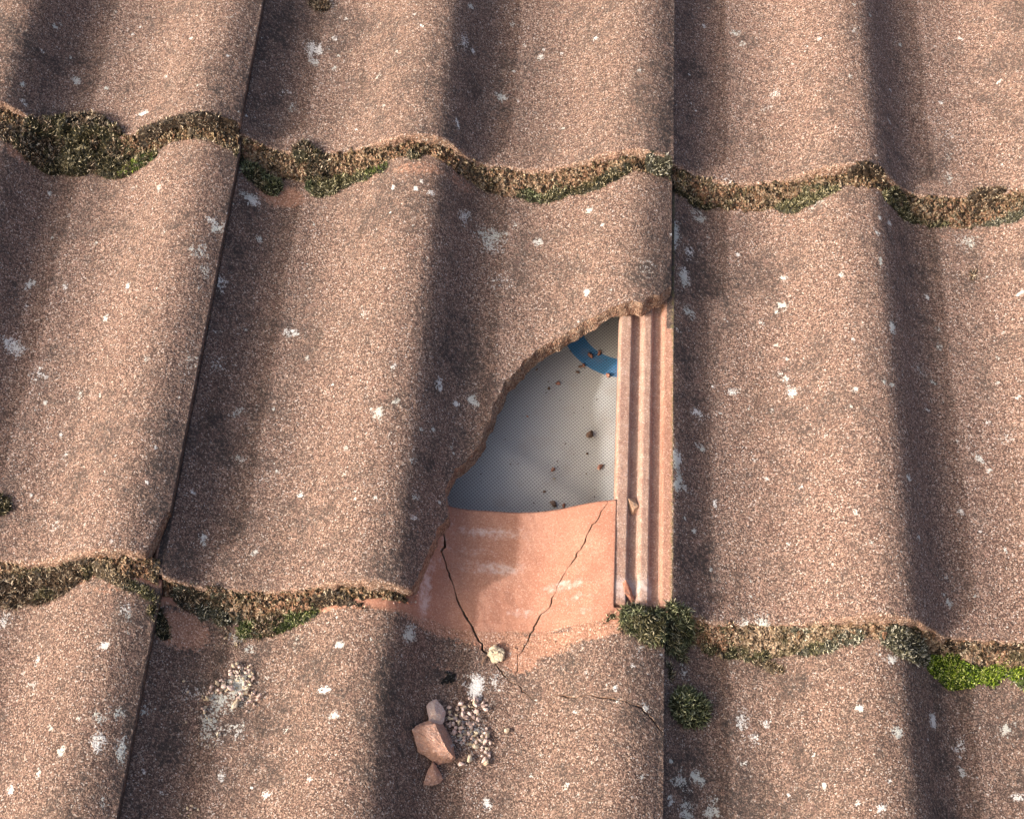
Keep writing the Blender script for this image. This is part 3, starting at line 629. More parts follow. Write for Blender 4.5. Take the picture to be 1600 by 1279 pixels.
        split(o, (X_[:, 1] < 12) & (nrm_.reshape(-1, 3)[:, 1] < -.75), 'front_edge')
        TILES[(c, r)] = o
# the roof goes on beyond the picture: plainer copies of one coarse tile
me = build_tile(0, 5, 4.0, [(0, 4, 1.0), (4, 440, 6.0)], 20.0, 77, 1.0); paint(me, 0, 7); smooth(me)
first = None
for r in (2, 1, 0, -1, -2):
    for c in (-2, -1, 0, 1, 2):
        if (c, r) in TILES: continue
        if first is None:
            o = place('roof_tile', me, (c * W, r * G, 0)); first = o
            tag(o, 'brown double-roll tile of the surrounding roof outside the picture', 'roof tile', 'roof tiles round the pictured ones')
        else:
            o = first.copy(); C.objects.link(o); o.location = world((c * W, r * G, 0)).tolist()

# ------------------------------------------------------------------ underlay
us = np.arange(-760, 1080, 12.0); vs = np.arange(-760, 1120, 12.0)
fu = np.arange(150, 320, 2.5)
us = np.unique(np.concatenate([us, fu])); vs = np.unique(np.concatenate([vs, np.arange(20, 260, 2.5)]))
UU, VV = np.meshgrid(us, vs, indexing='ij')
nn = -31 - 5 * np.sin((UU - 120) / 95) * np.sin(VV / 105 + .6) + 1.5 * fbm(np.stack([UU.ravel(), VV.ravel()], 1), 60, 4, 2).reshape(UU.shape) + 2.2 * np.exp(-((UU * .55 + VV * .83 - 218) / 9) ** 2) - 1.5 * np.exp(-((UU * .8 - VV * .6 - 120) / 7) ** 2)
P = np.stack([UU, VV, nn], -1).reshape(-1, 3)
idx = np.arange(P.shape[0]).reshape(UU.shape)
f = np.stack([idx[:-1, :-1], idx[1:, :-1], idx[1:, 1:], idx[:-1, 1:]], -1).reshape(-1, 4)
me = mesh_of('roof_underlay', P - MEM0, f, M_MEM); smooth(me)
MEMO = place('roof_underlay', me, MEM0)
tag(MEMO, 'grey woven roofing underlay with part of a blue printed ring, seen through the hole', 'roofing membrane')
# ------------------------------------------------------------------ silt packed in the lap joints
def lower_top(u, v, c, r): return surf(u, v, c, r)
def nose_wob(c, r): return 0
def silt_strip(c, r, u0, u1, ext, tint, seed):
    """crumbly fillet under the front edge of tile (c, r), lying on the head of the tile below; ext(u) = how far it spills down the slope"""
    ou, ov = origin(c, r); cb = c
    us_ = np.arange(u0, u1, .55); K = 34
    lo = surf(us_, np.full_like(us_, ov), cb, r - 1)
    e = ext(us_) * 1.12; e = e + e * .4 * fbm(np.stack([us_, us_ * 0 + seed], 1), 9, seed, 3)
    hi_n = prof(us_ - ou) + T - 1.2 - 6.0 * np.clip((prof(us_ - ou) - 12) / 14, 0, 1) + 1.6 * fbm(np.stack([us_, us_ * 0 + 5], 1), 12, seed + 1, 3)
    hi_n = np.where((us_ - ou) < 0, under(us_ - ou) + T + 5, hi_n)
    rows = []
    for k in range(K):
        f_ = k / (K - 1)
        v = ov + 1.2 - (e + 1.2) * f_ ** 1.15
        n = (hi_n) * (1 - f_) ** 1.25 + (surf(us_, v, cb, r - 1)) * (1 - (1 - f_) ** 1.25) - (.6 if f_ > .98 else 0) + 2.0 * math.sin(f_ * math.pi) * np.clip(e / 14, .3, 1.2)
        rows.append(np.stack([us_, v, n], 1))
    A = np.stack(rows, 1); P = A.reshape(-1, 3)
    d = fbm(P, 5, seed, 3) * 2.6 + noise(P, 1.4, seed + 8) * .9
    fk = np.tile(np.linspace(0, 1, K), len(us_)); d = d * np.clip((1 - fk) * 6, 0.1, 1)
    P = P + np.stack([0 * d, -d * .6, d * .8], 1)
    idx = np.arange(len(P)).reshape(len(us_), K)
    F_ = np.stack([idx[:-1, :-1], idx[:-1, 1:], idx[1:, 1:], idx[1:, :-1]], -1).reshape(-1, 4)
    t1, t2, t3 = [np.array(t) for t in tint]
    a = np.clip(fbm(P, 24, seed + 2, 2) * 1.6 + .5, 0, 1)[:, None]; b_ = np.clip(fbm(P, 11, seed + 4, 2) * 2.2 - .1, 0, 1)[:, None]
    col = t1 * (1 - a) + t2 * a; col = col * (1 - b_) + t3 * b_
    return P, F_, col
TAN, RUST, OLIVE = (.56, .43, .31), (.44, .26, .175), (.15, .135, .08)
def mk_strip(c, r, u0, u1, e0, tint, seed, label):
    xs = np.linspace(u0, u1, len(e0))
    P, F_, col = silt_strip(c, r, u0, u1, lambda u: np.interp(u, xs, e0), tint, seed)
    o3 = np.array([(u0 + u1) / 2, r * G, 10.0])
    me = mesh_of('joint_silt', P - o3, F_, M_SILT); colattr(me, 'tint', col); smooth(me)
    o = place('joint_silt', me, o3); tag(o, label, 'silt', 'silt in the lap joints', 'stuff'); return P
ST = {}
ST[(-1, 1)] = mk_strip(-1, 1, -190, -1, [8, 8, 12, 14, 13, 10, 8, 7, 8, 9], [TAN, RUST, OLIVE], 1, 'tan sandy silt under the front edge of the top left tile')
ST[(0, 1)] = mk_strip(0, 1, 1, 299, [10, 12, 11, 10, 8, 7, 6, 9, 12, 13, 12, 10, 8, 7, 7], [RUST, TAN, RUST], 2, 'rust and tan crumbly silt under the front edge of the top middle tile')
ST[(1, 1)] = mk_strip(1, 1, 301, 560, [11, 13, 13, 12, 9, 7, 7, 10, 13, 13, 12, 10], [TAN, RUST, OLIVE], 3, 'ochre crumbly silt under the front edge of the top right tile')
ST[(-1, 0)] = mk_strip(-1, 0, -150, -1, [10, 10, 9, 7, 6, 8, 9, 12], [TAN, OLIVE, RUST], 4, 'dark brown silt under the front edge of the tile left of the broken one')
ST[(0, 0)] = mk_strip(0, 0, 1, 146, [6, 6, 9, 12, 12, 9, 7, 6, 4, 3], [TAN, RUST, OLIVE], 5, 'brown silt under what is left of the broken tile front edge')
ST[(1, 0)] = mk_strip(1, 0, 266, 560, [3, 7, 9, 12, 14, 12, 9, 7, 7, 9, 11, 12, 10], [TAN, RUST, OLIVE], 6, 'olive tan silt under the front edge of the tile right of the hole')

# ------------------------------------------------------------------ moss
rng = np.random.default_rng(7)
PAL = {'dark': [(.018, .020, .010), (.045, .042, .020), (.10, .085, .042), (.18, .15, .08), (.50, .44, .30)],
       'green': [(.022, .032, .010), (.055, .075, .020), (.11, .14, .04), (.19, .22, .08), (.48, .46, .28)],
       'bright': [(.018, .040, .006), (.09, .15, .014), (.22, .31, .03), (.33, .42, .05), (.52, .58, .20)],
       'brown': [(.026, .018, .012), (.07, .048, .032), (.15, .10, .065), (.26, .19, .13), (.58, .49, .37)],
       'olive': [(.024, .024, .012), (.065, .062, .028), (.14, .13, .065), (.25, .23, .13), (.54, .50, .34)],
       'grey': [(.035, .035, .024), (.085, .08, .052), (.17, .165, .11), (.31, .30, .22), (.60, .58, .48)],
       'sage': [(.028, .032, .016), (.07, .08, .038), (.13, .15, .072), (.22, .24, .13), (.42, .44, .28)],
       'tan': [(.06, .045, .028), (.15, .11, .07), (.29, .22, .145), (.42, .34, .23), (.64, .55, .42)]}
def blades(base, dirs, length, width, cols):
    """pointed, slightly bent leaves: five vertices each"""
    N = len(base); d = dirs / np.linalg.norm(dirs, axis=1)[:, None]
    side = np.cross(d, rng.normal(size=(N, 3))); side /= np.linalg.norm(side, axis=1)[:, None]
    up = np.cross(side, d); L = length[:, None]; Wd = width[:, None]
    v0 = base - side * Wd * .35; v1 = base + side * Wd * .35
    m = base + d * L * .5 + up * L * .08
    v2 = m + side * Wd * .5; v3 = m - side * Wd * .5; v4 = base + d * L + up * L * -.10
    V = np.stack([v0, v1, v2, v3, v4], 1).reshape(-1, 3); k = np.arange(N) * 5
    tris = np.concatenate([np.stack([k, k + 1, k + 2], 1), np.stack([k, k + 2, k + 3], 1), np.stack([k + 3, k + 2, k + 4], 1)])
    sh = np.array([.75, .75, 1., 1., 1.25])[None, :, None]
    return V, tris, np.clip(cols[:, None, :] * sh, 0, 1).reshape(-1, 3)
def moss(label, pts, rad, pal, tile, hgt=.55, dens=2.2, leaf=(1.6, 3.6), wd=.50, droop=0., name='moss_clump', group='moss growing on the roof', lift=0., cat='moss'):
    """pts: centre line in photo pixels, rad: half width in pixels at each point; tile: the tile it lies on"""
    cs = np.array([unproj_g(x, y, tile) for x, y in pts]); rs_ = np.array([q * mmpx(p) for q, p in zip(rad, cs)])
    if len(cs) == 1: cs = np.concatenate([cs, cs + [[.5, 0, 0]]]); rs_ = np.concatenate([rs_, rs_])
    # sample blobs along the line
    seg = []
    for a, b_, ra, rb in zip(cs[:-1], cs[1:], rs_[:-1], rs_[1:]):
        k = max(1, int(np.linalg.norm(b_ - a) / 2.5))
        for t in range(k): seg.append((*(a + (b_ - a) * t / k + np.array([*rng.normal(size=2), 0]) * .16 * ra), (ra + (rb - ra) * t / k) * rng.uniform(.72, 1.15)))
    seg.append((*cs[-1], rs_[-1])); S = np.array(seg)
    lo = S[:, :2].min(0) - S[:, 3].max() * 1.5; hi = S[:, :2].max(0) + S[:, 3].max() * 1.5
    o3 = np.array([cs[:, 0].mean(), cs[:, 1].mean(), float(surf(cs[:, 0].mean(), cs[:, 1].mean(), *tile))])
    def height(P2, seed=1):
        h = np.full(len(P2), -1.0)
        for (a, b_, _, r_) in S:
            dd = np.sqrt((P2[:, 0] - a) ** 2 + ((P2[:, 1] - b_) * .92) ** 2) / r_
            h = np.maximum(h, np.where(dd < 1, np.sqrt(np.clip(1 - dd ** 2, 0, 1)) * r_ * hgt, -1))
        e = fbm(P2, 6, 21, 3) * .55 + noise(P2, 2.4, 5) * .3
        return np.where(h > 0, h * (1 + e) - .25 * r_.mean() * np.clip(-e, 0, 1), h)
    st = .9
    gu = np.arange(lo[0], hi[0], st); gv = np.arange(lo[1], hi[1], st); UU, VV = np.meshgrid(gu, gv, indexing='ij'); P2 = np.stack([UU.ravel(), VV.ravel()], 1)
    H_ = height(P2)
    base = ground(P2[:, 0], P2[:, 1], tile) + lift
    P = np.concatenate([P2, (base + np.where(H_ > 0, H_ - .6, -.8))[:, None]], 1); P[:, 2] += noise(P, 1.6, 3) * .5 * (H_ > 0)
    idx = np.arange(len(P)).reshape(UU.shape); ok = (H_ > -.5).reshape(UU.shape)
    F_ = np.stack([idx[:-1, :-1], idx[1:, :-1], idx[1:, 1:], idx[:-1, 1:]], -1); okf = ok[:-1, :-1] | ok[1:, :-1] | ok[1:, 1:] | ok[:-1, 1:]; F_ = F_[okf]
    used = np.unique(F_); rm = np.full(len(P), -1); rm[used] = np.arange(len(used)); P = P[used]; F_ = rm[F_]
    tri1 = np.concatenate([F_[:, [0, 1, 2]], F_[:, [0, 2, 3]]])
    pals = pal.split('+'); pc = np.array(PAL[pals[0]]); pc2 = np.array(PAL[pals[-1]]); mk = np.clip(noise(P, 1.5, 61) * 1.6 + 1.2 + fbm(P, 7, 63, 2), 0, 3.4).astype(int); col1 = pc[mk] * .5  # mound colour darkened, painting in the shade of gaps between leaves
    area = (H_ > 0).sum() * st * st; N = int(min(16000, area * dens * 1.35)); cand = P2[H_ > 0][rng.integers(0, max(1, (H_ > 0).sum()), N)] + rng.uniform(-.6, .6, (N, 2))
    hh = height(cand); ok2 = hh > 0; cand = cand[ok2]; hh = hh[ok2]; N = len(cand)
    e_ = .8; gx = (height(cand + [e_, 0]) - height(cand - [e_, 0])) / (2 * e_); gy = (height(cand + [0, e_]) - height(cand - [0, e_])) / (2 * e_)
    nrm = np.stack([-np.clip(gx, -2, 2), -np.clip(gy, -2, 2), np.ones(N)], 1); nrm /= np.linalg.norm(nrm, axis=1)[:, None]
    dirs = nrm + rng.normal(size=(N, 3)) * .75; dirs[:, 1] -= droop
    b3 = np.concatenate([cand, (ground(cand[:, 0], cand[:, 1], tile) + lift + hh - .8)[:, None]], 1)
    patch = np.clip(fbm(b3, 8, 11, 2) * 1.2 + .5, 0, 1)
    pick = np.clip((rng.random(N) ** 1.5 * 3.4 + patch * 1.3).astype(int), 0, 4); pick[rng.random(N) < .17] = 4
    sel = (fbm(b3, 13, 23, 2) > .08)[:, None]; cols = np.where(sel, pc2[pick], pc[pick]) * rng.uniform(.85, 1.6, (N, 1))
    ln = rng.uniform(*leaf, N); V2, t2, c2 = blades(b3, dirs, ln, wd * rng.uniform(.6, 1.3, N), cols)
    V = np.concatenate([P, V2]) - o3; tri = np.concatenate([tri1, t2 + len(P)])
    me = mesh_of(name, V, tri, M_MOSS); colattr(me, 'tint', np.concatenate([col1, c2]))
    o = place(name, me, o3); tag(o, label, cat, group); return o
def ground(u, v, tile):
    """height of what lies under a point near a lap joint: the lower tile, or the front edge of the tile above it"""
    c, r = tile; u = np.asarray(u, float); v = np.asarray(v, float)
    cu = np.clip(np.floor(u / W), -1, 1).astype(int); n = np.zeros(len(u))
    for k in (-1, 0, 1):
        m = cu == k
        if not m.any(): continue
        lowr = surf(u[m], v[m], k, r); ou, ov = origin(k, r + 1)
        n[m] = np.where(v[m] > ov + 1.0, surf(u[m], v[m], k, r + 1), lowr + np.clip((v[m] - (ov - 9)) / 10, 0, 1) ** 1.3 * (T - .6))
        if (k, r + 1) == (0, 0): n[m] = np.where(u[m] > 146, lowr, n[m])
    return n
def unproj_g(x, y, tile):
    d = RC.T @ np.array([(x - 800) / F, (y - 639.5) / F, 1.0]); ts = (np.linspace(54, -14, 600) - CAM[2]) / d[2]; P = CAM[None] + ts[:, None] * d[None]
    return P[np.argmax(P[:, 2] < ground(P[:, 0], P[:, 1], tile))]
A0, B0, C0 = (-1, 0), (0, 0), (1, 0)        # course under the top joint
A1, B1, C1 = (-1, -1), (0, -1), (1, -1)     # course under the lower joint
moss('large dark moss clump with olive tips bulging over the upper left joint', [(52, 232), (95, 238), (130, 232), (165, 250), (195, 262)], [22, 38, 44, 30, 20], 'dark+brown', A0, .5, 2.6)
moss('yellow green moss patch at the right end of the large dark clump', [(192, 270), (215, 258), (238, 244)], [9, 11, 8], 'bright+dark', A0, .7, 2.4, lift=1.0)
moss('reddish brown moss sprawl at the left margin of the upper joint', [(-6, 205), (12, 212), (35, 225)], [14, 13, 12], 'brown', A0, .5, 2.2)
moss('brown straggly moss along the raised edge of the top left tile', [(225, 215), (255, 196), (290, 188), (330, 192), (365, 202)], [8, 5, 5, 6, 5], 'brown', A0, .6, 2.2, lift=2)
moss('tan dried moss just left of the first joint', [(298, 208), (340, 222), (372, 238)], [4, 5, 6], 'tan', A0, .5, 1.8)
moss('dark green moss tuft just right of the first upper joint', [(380, 255), (400, 272), (425, 292)], [10, 17, 16], 'dark+sage', B0, .6, 2.6)
moss('upright dark moss tuft standing between two silt patches', [(470, 234), (485, 250), (500, 272)], [16, 15, 17], 'dark+brown', B0, .6, 2.6, lift=2)
moss('dark green moss strip climbing right from the upright tuft', [(498, 296), (530, 286), (560, 276), (600, 262)], [15, 12, 11, 7], 'olive+green', B0, .5, 2.3)
moss('pale lime moss fleck at the foot of the upright tuft', [(484, 288), (490, 298)], [7, 6], 'sage', B0, .6, 2)
moss('small black moss knob on the crest of the upper middle joint', [(640, 243), (652, 246)], [6, 5], 'dark', B0, .6, 2)
moss('olive green moss pad in the dip of the upper middle joint', [(815, 302), (845, 306), (875, 302)], [10, 13, 13], 'olive+sage', B0, .6, 2.5)
moss('ochre dried moss left of the olive pad in the upper middle dip', [(740, 278), (775, 292), (810, 300)], [9, 12, 10], 'tan', B0, .4, 1.2)
moss('dark moss strip rising to the second upper joint', [(895, 298), (925, 291), (950, 280), (978, 266)], [8, 11, 9, 7], 'dark', B0, .5, 2.5)
moss('grey green moss crust on the corner of the top middle tile', [(1018, 256), (1040, 262)], [8, 9], 'grey', B0, .5, 2, lift=2)
moss('dark moss tuft tucked right of the second upper joint', [(1052, 290), (1075, 303), (1105, 322)], [10, 12, 8], 'dark', C0, .6, 2.4)
moss('ochre dried moss in the first dip under the top right tile', [(1100, 300), (1140, 308), (1180, 312)], [10, 13, 9], 'tan', C0, .4, 1.3)
moss('dark olive moss pad on the rising edge under the top right tile', [(1215, 322), (1245, 320), (1275, 306), (1305, 296)], [10, 14, 11, 6], 'olive', C0, .5, 2.6)
moss('brown moss scraps on the crest under the top right tile', [(1330, 270), (1350, 262), (1375, 275)], [4, 5, 5], 'brown', C0, .5, 1.8, lift=2)
moss('dark rounded moss pad on the falling side of the top right tile edge', [(1385, 308), (1405, 325), (1425, 340)], [9, 15, 12], 'olive', C0, .55, 2.6)
moss('thin dark moss line in the last dip of the upper joint', [(1440, 348), (1465, 350), (1492, 346)], [8, 7, 7], 'olive', C0, .5, 2.2)
moss('brown moss mound at the right margin of the upper joint', [(1525, 322), (1550, 318)], [16, 15], 'brown', C0, .6, 2.5, lift=1)
moss('grey green moss crust reaching the right margin under the brown mound', [(1500, 344), (1545, 345), (1580, 335), (1606, 326)], [8, 10, 13, 12], 'grey', C0, .5, 2.3)

moss('dark brown straggly moss at the left margin of the lower joint', [(-8, 925), (25, 930), (60, 925), (95, 912), (135, 892)], [22, 22, 20, 18, 12], 'brown+dark', A1, .55, 2.8, leaf=(2, 4.5))
moss('pale dried moss and grit on the crest of the lower left joint', [(150, 888), (175, 900), (195, 912)], [8, 11, 9], 'tan', A1, .5, 2)
moss('small olive moss scrap under the chipped tile corner', [(198, 912), (222, 924), (240, 934)], [8, 8, 6], 'olive', A1, .5, 2.3)
moss('dark moss tuft plugging the lower left side joint', [(244, 946), (248, 965), (255, 990)], [7, 10, 10], 'dark', B1, .6, 2.4)
moss('grey brown moss mat right of the lower left side joint', [(285, 935), (315, 945), (345, 950), (375, 958)], [12, 17, 19, 15], 'grey+brown', B1, .5, 2.7, leaf=(1.5, 3.5))
moss('fresh green moss strip in the dip below the broken tile', [(378, 984), (410, 980), (450, 968), (490, 956)], [12, 16, 16, 10], 'green+brown', B1, .55, 2.8)
moss('thin brown moss line under the crest of the broken tile', [(495, 942), (520, 932), (545, 944), (575, 950)], [9, 7, 5, 4], 'brown', B1, .5, 2)
moss('pale dry lichen-like moss below the fresh green strip', [(350, 990), (372, 1002)], [9, 11], 'tan', B1, .15, 1.5)
moss('large shaggy olive moss clump hanging below the ribbed tile edge', [(982, 962), (1000, 975), (1030, 980), (1060, 985)], [16, 26, 30, 26], 'olive+sage', B1, .55, 3.0, leaf=(2.2, 5.0), wd=.45, droop=.8)
moss('hanging moss tail right of the lower side joint', [(1055, 1005), (1065, 1025)], [13, 8], 'olive', C1, .5, 2.6, leaf=(2.5, 5), droop=.8)
moss('tiny dark moss tuft beside the clean orange head', [(948, 970), (956, 962)], [5, 6], 'dark', B1, .5, 2.5)
moss('black moss filling the side joint above the green cushion', [(1047, 1040), (1049, 1060)], [5, 6], 'dark', C1, .5, 2.4)
moss('olive and tan moss mat right of the hanging clump', [(1085, 985), (1115, 1000), (1150, 1010), (1190, 1018)], [12, 16, 18, 15], 'olive+tan', C1, .45, 2.6)
moss('ochre moss spill under the olive and tan mat', [(1180, 1036), (1205, 1042), (1222, 1048)], [8, 9, 6], 'tan', C1, .4, 2)
moss('grey green moss strip below the tile right of the hole', [(1235, 1000), (1260, 1010), (1300, 1005), (1340, 996)], [14, 15, 13, 9], 'grey+olive', C1, .45, 2.7)
moss('grey tufted moss on the falling edge before the bright cushion', [(1385, 998), (1410, 1008), (1438, 1020)], [11, 18, 17], 'grey', C1, .5, 2.8)
moss('bright green beaded moss cushion in the lower right dip', [(1455, 1040), (1472, 1046), (1492, 1052), (1515, 1054), (1526, 1052)], [12, 21, 25, 19, 12], 'bright', C1, .45, 3.2, leaf=(.9, 1.8), wd=.9, name='moss_cushion')
moss('lime yellow moss patch beside the bright beaded cushion', [(1530, 1060), (1550, 1056), (1568, 1048), (1572, 1032)], [8, 14, 16, 9], 'bright', C1, .4, 2.6)
moss('mixed green moss at the right margin of the lower joint', [(1588, 1052), (1606, 1062)], [14, 18], 'bright+grey', C1, .5, 2.6)
moss('brown dry moss above the lime patch', [(1470, 1010), (1500, 1016), (1580, 1022)], [8, 7, 10], 'brown', C1, .4, 1.8)
moss('round leafy green moss cushion growing at the lower right side joint', [(1068, 1102), (1084, 1108)], [27, 25], 'sage', C1, .62, 2.4, leaf=(2.5, 5), wd=.8, name='moss_cushion')
moss('brown green moss scrap at the top margin', [(490, 6), (505, 10)], [9, 11], 'brown', (0, 1), .5, 2.5)
moss('dark moss ball at the left margin of the middle row', [(0, 790)], [17], 'dark', (-1, 0), .55, 2.6)
moss('tiny curled brown moss scrap on the tile right of the hole', [(1517, 436), (1521, 426)], [4, 5], 'brown', (1, 0), .5, 2.4)

# ------------------------------------------------------------------ loose fragments
def rock_mesh(name, seed, mat, sub=2, stretch=(1, .8, .6)):
    """angular crumb of unit radius (1 mm)"""
    r_ = np.random.default_rng(seed); pts = r_.normal(size=(13, 3)); pts /= np.linalg.norm(pts, axis=1)[:, None]; pts *= r_.uniform(.75, 1.1, (13, 1)); pts *= np.array(stretch)
    bm = bmesh.new()
    for p in pts: bm.verts.new(p)
    bmesh.ops.convex_hull(bm, input=bm.verts)
    for v in [v for v in bm.verts if not v.link_faces]: bm.verts.remove(v)
    bmesh.ops.subdivide_edges(bm, edges=bm.edges, cuts=sub, use_grid_fill=True); bmesh.ops.triangulate(bm, faces=bm.faces)
    P = np.array([v.co[:] for v in bm.verts]); d = fbm(P * 3, 1.6, seed, 3) * .10
    for v, dd in zip(bm.verts, d): v.co = v.co * (1 + dd)
    V = np.array([v.co[:] for v in bm.verts]); f = np.array([[v.index for v in fc.verts] for fc in bm.faces]); bm.verts.index_update()
    f = np.array([[v.index for v in fc.verts] for fc in bm.faces]); bm.free()
    return mesh_of(name, V, f, mat)
PROTO = {}
for key, m in (('pale', M_PALE), ('cream', M_CREAM), ('red', M_RED), ('dirt', M_DIRT), ('black', M_BLACK)):
    PROTO[key] = [rock_mesh(key + '_crumb', 40 + k + len(key), m, 1 if key in ('pale',) else 2) for k in range(5)]
rr_ = random.Random(3)
def crumb(name, p, rad, key, label, cat, group=None, st=(1, 1, 1), ang=None):
    o = bpy.data.objects.new(name, rr_.choice(PROTO[key])); C.objects.link(o)
    p = np.array(p, float) + np.array([0, 0, rad * .58 * st[2]])
    o.location = world(p).tolist()
    q = Euler((PITCH, 0, 0)).to_matrix() @ Euler((rr_.uniform(-.5, .5), rr_.uniform(-.5, .5), rr_.uniform(0, 6.28) if ang is None else ang)).to_matrix()
    o.rotation_euler = q.to_euler(); o.scale = (rad * st[0], rad * st[1], rad * st[2])
    tag(o, label, cat, group); return o
def inpoly(x, y, P):
    c = False; j = len(P) - 1
    for i in range(len(P)):
        if (P[i][1] > y) != (P[j][1] > y) and x < (P[j][0] - P[i][0]) * (y - P[i][1]) / (P[j][1] - P[i][1]) + P[i][0]: c = not c
        j = i
    return c
def scatter(poly, n, rlo, rhi, key, label, group, tile=B1, mind=.8, cat='mortar crumb', pile=0):
    got = []; xs = [p[0] for p in poly]; ys = [p[1] for p in poly]; tries = 0
    while len(got) < n and tries < 6000:
        tries += 1; x, y = rr_.uniform(min(xs), max(xs)), rr_.uniform(min(ys), max(ys))
        if not inpoly(x, y, poly): continue
        rad = rlo + (rhi - rlo) * rr_.random() ** 1.8; p = unproj(x, y, *tile)
        if any(math.hypot(p[0] - a[0], p[1] - a[1]) < (rad + a[2]) * mind for a in got): continue
        st_ = 0
        if pile:
            for a in got:
                if math.hypot(p[0] - a[0], p[1] - a[1]) < (rad + a[2]) * .8: st_ = max(st_, a[3] + min(rad, a[2]) * .75)
            if st_ > pile: continue
        got.append((p[0], p[1], rad, st_)); crumb('mortar_crumb', p + np.array([0, 0, st_]), rad, key if isinstance(key, str) else rr_.choice(key), label, cat, group, (1, rr_.uniform(.7, 1), rr_.uniform(.7, 1)))
Z3 = lambda L_: [(620 + a / 8, 1080 + b_ / 8) for a, b_ in L_]
Z1 = lambda L_: [(270 + a / 8, 1000 + b_ / 8) for a, b_ in L_]
scatter(Z3([(640, 260), (860, 110), (960, 90), (1140, 170), (1110, 280), (980, 320), (1080, 400), (1190, 560), (1170, 770), (1140, 940), (1070, 930), (1060, 720), (900, 700), (720, 620), (640, 420)]), 100, 1.2, 2.7, ['pale', 'pale', 'pale', 'cream'],
        'small pale pink crumb in the pile right of the big red tile shard', 'crumbs beside the red shard', mind=.32, pile=2.6)
scatter(Z1([(720, 290), (980, 300), (1040, 470), (980, 620), (1110, 720), (1080, 800), (900, 910), (840, 760), (700, 620), (560, 680), (430, 760), (450, 980), (400, 960), (310, 740), (440, 640), (560, 520), (690, 470)]), 105, 1.0, 2.2, ['pale', 'cream', 'pale'],
        'small cream crumb in the pale heap on the lower middle tile', 'crumbs of the pale heap', mind=.36, pile=3.0)
scatter([(300, 1090), (322, 1085), (335, 1110), (350, 1150), (335, 1175), (300, 1160), (285, 1120)], 34, .4, .95, ['pale', 'cream'], 'loose fine crumb trailing down left of the pale heap', 'crumbs trailing from the pale heap', mind=1.3)
scatter([(278, 1262), (300, 1256), (312, 1266), (306, 1282), (280, 1282)], 12, .7, 1.5, ['pale', 'cream'], 'pale crumb in the little cluster at the bottom margin', 'crumbs at the bottom margin', mind=.8)
scatter(Z3([(560, 920), (760, 960), (900, 1000), (1000, 1060), (940, 1150), (760, 1120), (620, 1060)]), 30, .3, .7, ['cream', 'pale'], 'fine pale crumb scattered below the red shard', 'fine crumbs below the red shard', mind=1.5)
PROTO['tan'] = [rock_mesh('tan_crumb', 90 + k, M_TAN, 1) for k in range(4)]
scatter([(690, 998), (760, 1008), (840, 1002), (900, 992), (955, 972), (955, 978), (900, 1000), (840, 1012), (750, 1016)], 56, .4, 1.3, ['tan', 'red', 'tan'], 'grit left along the line where the missing tile edge lay', 'grit along the old lap line', mind=1.2)
scatter([(605, 930), (650, 918), (660, 935), (640, 948), (610, 945)], 14, .6, 1.5, ['red', 'pale'], 'reddish grit at the broken end of the tile front edge', 'grit at the broken edge', mind=1)
scatter([(1000, 938), (1040, 940), (1060, 955), (1010, 958), (968, 946)], 12, .6, 1.3, ['red', 'pale'], 'reddish grit above the shaggy hanging moss', 'grit above the hanging moss', tile=(1, 0), mind=1)
for x, y, rr, key, st, ang, lab in [
        (701, 1169, 9, 'pale', (1.1, .8, .7), .6, 'flat tan pink crumb, largest one touching the red shard'),
        (735, 1186, 9, 'cream', (.8, 1.1, .8), .2, 'rounded cream stone at the lower end of the crumb pile'),
        (719, 1195, 8, 'pale', (1, .7, .7), 0, 'pinkish crumb left of the rounded cream stone'),
        (754, 1157, 9, 'cream', (.5, 1.2, .6), -.25, 'long cream splinter on the right side of the crumb pile'),
        (762, 1149, 7, 'cream', (.6, 1, .6), 0, 'short cream splinter beside the longer one'),
        (702, 1106, 5, 'pale', (1, .8, .8), 0, 'lone pink crumb above the pile'),
        (791, 1143, 6.5, 'cream', (1, .9, .8), .4, 'lone cream crumb lying right of the pile'),
        (741, 1100, 8, 'cream', (.6, 1.3, .7), .2, 'upright cream crumb at the top of the pile'),
        (729, 1121, 7, 'pale', (1.2, .7, .7), 0, 'wide pink crumb in the upper pile'),
        (760, 1192, 8, 'cream', (.6, 1.2, .7), .1, 'cream crumb at the bottom right of the pile'),
        (370, 1101, 12, 'cream', (.62, 1.25, .6), -.35, 'long smooth cream stone in the pale heap'),
        (362, 1076, 9, 'pale', (1, 1, .7), 0, 'broad pink stone in the middle of the pale heap'),
        (288, 1065, 3, 'cream', (1, 1, 1), 0, 'white grain left of the pale heap, upper one'),
        (295, 1082, 3.4, 'cream', (1, 1, 1), 0, 'white grain left of the pale heap, lower one'),
        (292, 1129, 3.2, 'cream', (1, 1, 1), 0, 'white grain in the trail below the pale heap'),
        (341, 1147, 4, 'cream', (.8, 1.2, .8), 0, 'pale grain at the end of the crumb trail')]:
    c, r, p = tile_at(x, y); k = mmpx(p); crumb('mortar_crumb', p + [0, 0, 1.0], rr * k, key, lab, 'mortar crumb', None, st, ang)
